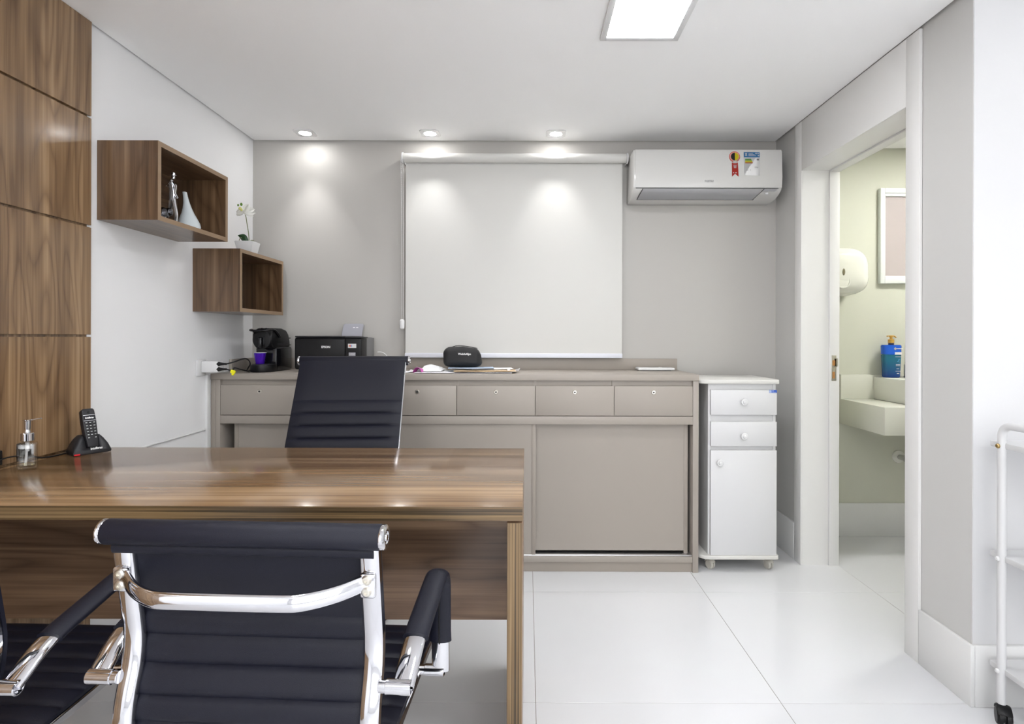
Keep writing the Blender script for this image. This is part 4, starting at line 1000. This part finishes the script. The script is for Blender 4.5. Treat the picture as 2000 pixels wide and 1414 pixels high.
done('collar', B().lathe([(.0145, .086), (.016, .087), (.016, .108), (.0145, .110), (.008, .112), (.006, .120), (.0055, .126), (0, .126)], (sx_, sy_, sz_), 24), 'chrome', sd_)
done('pump_head', B().lathe([(.006, .120), (.0078, .121), (.0085, .146), (.0115, .148), (.0115, .150), (0, .151)], (sx_, sy_, sz_), 20).tube([(sx_ + .004, sy_, sz_ + .1475), (sx_ + .020, sy_ - .004, sz_ + .1505), (sx_ + .033, sy_ - .008, sz_ + .152)], .0035, .0022, 8), 'chrome', sd_)

sd_.location = (-1.503, 1.700, DZ + .0006); sd_.rotation_euler = (0, 0, R(34))
# cordless phone on its cradle (built facing -y, then turned)
ph_ = thing('cordless_phone', (0, 0, 0), 'black cordless phone handset standing in a cradle on the desk corner', 'phone')
cr_ = thing('phone_cradle', (0, 0, 0), 'black charging cradle of the cordless phone with a red light', 'phone cradle')
def cradle_pt(u, z):  # half width / depth taper
    return 1 - .0 * z
bm = bmesh.new(); lev = [(0, .066, -.050, .045), (.006, .067, -.052, .046), (.03, .058, -.043, .042), (.052, .044, -.034, .034), (.064, .033, -.028, .026)]
rows = []
for z, hw, y0, y1 in lev:
    ring = []
    for (x, y) in ((-hw, y0 + .006), (-hw + .008, y0), (hw - .008, y0), (hw, y0 + .006), (hw * .9, y1 - .01), (hw * .7, y1), (-hw * .7, y1), (-hw * .9, y1 - .01)): ring.append(bm.verts.new((x, y, z)))
    rows.append(ring)
for a, c in zip(rows, rows[1:]):
    for j in range(8): bm.faces.new((a[j], a[(j + 1) % 8], c[(j + 1) % 8], c[j]))
bm.faces.new(rows[0][::-1]); bm.faces.new(rows[-1]); bmesh.ops.recalc_face_normals(bm, faces=bm.faces[:])
cbody = done('cradle_body', B().add(bm), 'dark_grey', cr_, 50)
done('status_light', B().box(-.066, -.046, -.0535, -.049, .001, .006, .001), 'led_red', cr_)
TL = Matrix.Translation((0, -.036, .020)) @ Matrix.Rotation(R(-21), 4, 'X')
hs = [(-.019, 0), (.019, 0), (.0235, .06), (.0245, .10), (.0225, .136), (.018, .143), (-.018, .143), (-.0225, .136), (-.0245, .10), (-.0235, .06)]
cut = done('cut', B().prism([(-.0225, -.001), (.0225, -.001), (.0285, .09), (-.0285, .09)], 'xz', -.04, .0125).xf(TL), 'black_gloss')
md = cbody.modifiers.new('slot', 'BOOLEAN'); md.object = cut; md.operation = 'DIFFERENCE'; md.solver = 'EXACT'
bpy.context.view_layer.update()
nm_ = bpy.data.meshes.new_from_object(cbody.evaluated_get(bpy.context.evaluated_depsgraph_get()))
cbody.modifiers.clear(); cbody.data = nm_; nm_.name = 'cradle_body'; bpy.data.objects.remove(cut)
done('body', B().prism(hs, 'xz', -.018, .010, .004, 2).xf(TL), 'dark_grey', ph_, 40)
done('display', B().box(-.0195, .0195, -.0188, -.018, .098, .1165).xf(TL), 'screen', ph_)
done('display_frame', B().box(-.0205, .0205, -.0190, -.018, .117, .1178).box(-.0205, .0205, -.0190, -.018, .0968, .0976).xf(TL), 'alu', ph_)
done('earpiece', B().lathe([(.0045, 0), (.004, .0008), (0, .0008)], (0, -.018, .128), 14, '-y').xf(TL), 'black_gloss', ph_)
t = text('maker_name', 'intelbras', .0085, (0, 0, 0), 'white_ink', ph_, bold=.0002); t.data.transform(TL @ Matrix.Translation((0, -.0192, .107)))
t = text('maker_name', 'intelbras', .012, (0, 0, 0), 'white_ink', cr_, bold=.0003); t.data.transform(Matrix.Translation((.012, -.0480, .018)) @ Matrix.Rotation(R(-17), 4, 'X'))
for r_ in range(6):
    for c_ in range(3):
        x = (-.0135, 0, .0135)[c_] * (1 - .025 * r_); z = .089 - .0112 * r_
        if r_ == 5 and c_ == 1: continue
        hwid, hh = (.0055, .0075) if (r_ == 0 and c_ == 1) else (.0048, .0036)
        key = done('key', B().box(x - hwid, x + hwid, -.0198, -.0178, z - hh, z + hh, .0008, 1).xf(TL), 'black_plastic', ph_)
        done('key_print', B().box(x - .0032, x + .0032, -.02, -.0198, z - .001, z + .001).xf(TL), 'key_white', key)
for o in (ph_, cr_): o.location = (-1.518, 1.952, DZ + .0006); o.rotation_euler = (0, 0, R(60)); o.scale = (.84, .84, .95)
# plugs on the panel and phone cord
for y, nm in ((1.664, 'left'), (1.770, 'right')):
    t = thing('panel_socket', (PX, y, DZ + .04), 'black plug adapter in the panelling at the left picture edge' if nm == 'left' else 'black plug adapter in the panelling behind the glass pump bottle', 'plug', 'black plugs in the panelling')
    done('plug_body', B().box(PX + .0005, PX + .022, y - .017, y + .017, DZ + .018, DZ + .062, .004, 3), 'black_plastic', t)
    done('socket_plate', B().box(PX, PX + .0015, y - .021, y + .021, DZ + .012, DZ + .068, .0005), 'black_gloss', t)
done('cable', B().tube(smooth_path([(PX + .02, 1.780, DZ + .025), (PX + .022, 1.81, DZ + .012), (PX + .018, 1.86, DZ + .006), (PX + .02, 1.93, DZ + .005), (PX + .045, 1.985, DZ + .006)], 8), .0026, n=8), 'black_plastic', label='black phone cord running along the foot of the panelling', cat='cord')
done('cable', B().tube(smooth_path([(PX + .02, 1.67, DZ + .034), (PX + .026, 1.69, DZ + .038), (PX + .026, 1.72, DZ + .036), (PX + .018, 1.745, DZ + .028)], 8), .0022, n=8), 'black_plastic', label='short black cord between the two panelling plugs', cat='cord')

# ------------------------------------------------------------------ bathroom
vn = thing('vanity_counter', (2.3, YBB, .676), 'cream quartz vanity counter with upstand in the bathroom', 'counter')
done('counter_slab', B().box(1.879, XF - .002, 2.97, YBB - .001, .676, .824, .0012), 'quartz', vn)
done('upstand', B().box(1.879, XF - .002, YBB - .02, YBB - .001, .824, .969, .001), 'quartz', vn)
bs = thing('vessel_basin', (2.33, 3.2, .824), 'white square vessel basin on the vanity counter', 'basin')
q0, q1, r0, r1 = 2.073, 2.56, 2.99, YBB - .021
done('basin_wall', B().box(q0, q0 + .02, r0, r1, .8245, .956, .004).box(q1 - .02, q1, r0, r1, .8245, .956, .004).box(q0 + .02, q1 - .02, r0, r0 + .02, .8245, .956, .004).box(q0 + .02, q1 - .02, r1 - .10, r1, .8245, .956, .004).box(q0 + .02, q1 - .02, r0 + .02, r1 - .10, .8245, .85), 'ceramic', bs)
fc_ = thing('faucet', (2.243, r1 - .045, .956), 'chrome gooseneck faucet on the vessel basin', 'faucet')
done('spout_tube', B().tube(fillet([(2.243, r1 - .045, .97), (2.243, r1 - .045, 1.185), (2.243, r1 - .17, 1.185), (2.243, r1 - .17, 1.11)], .06, 10), .012, n=14), 'chrome', fc_)
done('faucet_base', B().lathe([(.019, 0), (.019, .006), (.0165, .010), (.0165, .075), (.0125, .082)], (2.243, r1 - .045, .956), 20), 'chrome', fc_)
done('lever', B().tube([(2.275, r1 - .045, 1.02), (2.325, r1 - .045, 1.035)], .006, n=10), 'chrome', fc_)
lb = thing('lotion_bottle', (2.146, 3.335, .9565), 'blue and teal pump bottle with golden pump on the basin rim', 'bottle')
def body(z0, z1, w0, w1, m, nm):
    bm = bmesh.new(); rows = []
    for z, wd in ((z0, w0), (z1, w1)):
        rows.append([bm.verts.new((2.146 + wd * math.copysign(abs(math.cos(2 * math.pi * i / 32)) ** .55, math.cos(2 * math.pi * i / 32)), 3.335 + .026 * math.copysign(abs(math.sin(2 * math.pi * i / 32)) ** .7, math.sin(2 * math.pi * i / 32)), .9565 + z)) for i in range(32)])
    for j in range(32): bm.faces.new((rows[0][j], rows[0][(j + 1) % 32], rows[1][(j + 1) % 32], rows[1][j]))
    bm.faces.new(rows[0][::-1]); bm.faces.new(rows[1]); bmesh.ops.recalc_face_normals(bm, faces=bm.faces[:])
    bmesh.ops.bevel(bm, geom=[e for e in bm.edges if e.calc_face_angle(0) > 1.0], offset=.004, segments=2, affect='EDGES')
    return done(nm, B().add(bm), m, lb, 50)
bo = body(0, .138, .047, .054, 'bottle', 'body'); body(.134, .192, .0538, .0562, 'blue_band', 'shoulder_band')
done('neck', B().lathe([(.015, .19), (.0155, .203), (0, .204)], (2.146, 3.335, .9565), 20), 'navy', lb)
done('pump', B().lathe([(.0165, .203), (.0165, .224), (.010, .226), (.0075, .228), (.0075, .238), (.012, .240), (.012, .246), (0, .248)], (2.146, 3.335, .9565), 20).tube(smooth_path([(2.122, 3.335, .9565 + .243), (2.146, 3.335, .9565 + .246), (2.162, 3.333, .9565 + .244), (2.173, 3.33, .9565 + .236)], 5), .006, .0035, 10), 'gold', lb)
yy = 3.335 - .0268
for (x0, x1, z0, z1) in ((.006, .046, .135, .150), (.008, .043, .122, .1235), (.012, .036, .075, .0775), (.012, .036, .069, .071), (.016, .03, .052, .0535), (.010, .040, .038, .040), (.018, .03, .023, .027)):
    done('print_line', B().box(2.146 + x0, 2.146 + x1, yy - .0003, yy + .002, .9565 + z0, .9565 + z1), 'white_ink', bo)
done('print_mark', B().box(2.146 + .001, 2.146 + .015, yy - .0006, yy + .002, .9565 + .1665, .9565 + .1735).box(2.146 + .0045, 2.146 + .0115, yy - .0006, yy + .002, .9565 + .163, .9565 + .177).box(2.146 + .016, 2.146 + .052, yy - .0006, yy + .002, .9565 + .1675, .9565 + .1725), 'white_ink', bo)
done('print_swirl', B().tube(smooth_path([(2.146 + .020, yy - .0005, .9565 + .096), (2.146 + .026, yy - .0005, .9565 + .098), (2.146 + .026, yy - .0005, .9565 + .105), (2.146 + .033, yy - .0005, .9565 + .107)], 4), .0022, .0012, 6), mat('cyan_print', (.05, .40, .75), .4), bo)
# towel dispenser
td = thing('towel_dispenser', (1.86, YBB, 1.435), 'white paper towel dispenser on the bathroom wall behind the door frame', 'dispenser')
dx, dz0, dz1 = 1.80, 1.432, 1.708
def disp(s):
    o = []
    for i in range(40):
        a = 2 * math.pi * i / 40; c, sn = math.cos(a), math.sin(a)
        o.append((dx + s * .150 * math.copysign(abs(c) ** .72, c) * (1 - .05 * sn), (dz0 + dz1) / 2 + s * .139 * math.copysign(abs(sn) ** .6, sn)))
    return o
bm = bmesh.new(); rows = []
for s, d in ((1.0, 0), (1.0, .10), (.985, .15), (.94, .185), (.84, .208), (.6, .222), (.3, .228)):
    rows.append([bm.verts.new((x, YBB - .001 - d, z)) for x, z in disp(s)])
for a, c in zip(rows, rows[1:]):
    for j in range(40): bm.faces.new((a[j], a[(j + 1) % 40], c[(j + 1) % 40], c[j]))
bm.faces.new(rows[0]); bm.faces.new(rows[-1]); bmesh.ops.recalc_face_normals(bm, faces=bm.faces[:])
done('cover', B().add(bm), mat('cream_white_gloss_plastic', (.74, .74, .66), .12), td, 60)
done('lock_eye', B().lathe([(.020, 0), (.018, .003), (0, .004)], (1.777, YBB - .2285, 1.56), 24, '-y', sx=.38), mat('smoky_window', (.16, .14, .08), .2), td)
done('thumb_relief', B().lathe([(.045, -.002), (.042, .0025), (.036, .003), (.034, .001), (0, .001)], (1.775, YBB - .2255, 1.51), 28, '-y'), mat('cream_white_gloss_plastic_b', (.74, .74, .66), .12), td)
done('maker_mark', B().box(1.845, 1.865, YBB - .220, YBB - .2175, 1.517, 1.520).box(1.853, 1.863, YBB - .220, YBB - .2175, 1.512, 1.514), 'grey_ink', td)
# waste pipe
wp = thing('waste_pipe', (2.24, YBB, .45), 'chrome waste pipe with wall flange under the vanity counter', 'pipe')
done('wall_flange', B().lathe([(.038, 0), (.037, .006), (.024, .012), (.02, .014)], (2.235, YBB - .001, .475), 24, '-y'), 'ceramic', wp)
done('pipe', B().tube(fillet([(2.235, YBB - .01, .475), (2.25, YBB - .07, .475), (2.33, YBB - .16, .44), (2.36, YBB - .2, .48), (2.36, YBB - .2, .675)], .03, 8), .016, n=14), 'chrome', wp)
done('coupling_nut', B().lathe([(.023, 0), (.026, .004), (.026, .02), (.023, .024)], (2.25, YBB - .055, .475), 8, '-y'), 'chrome', wp)
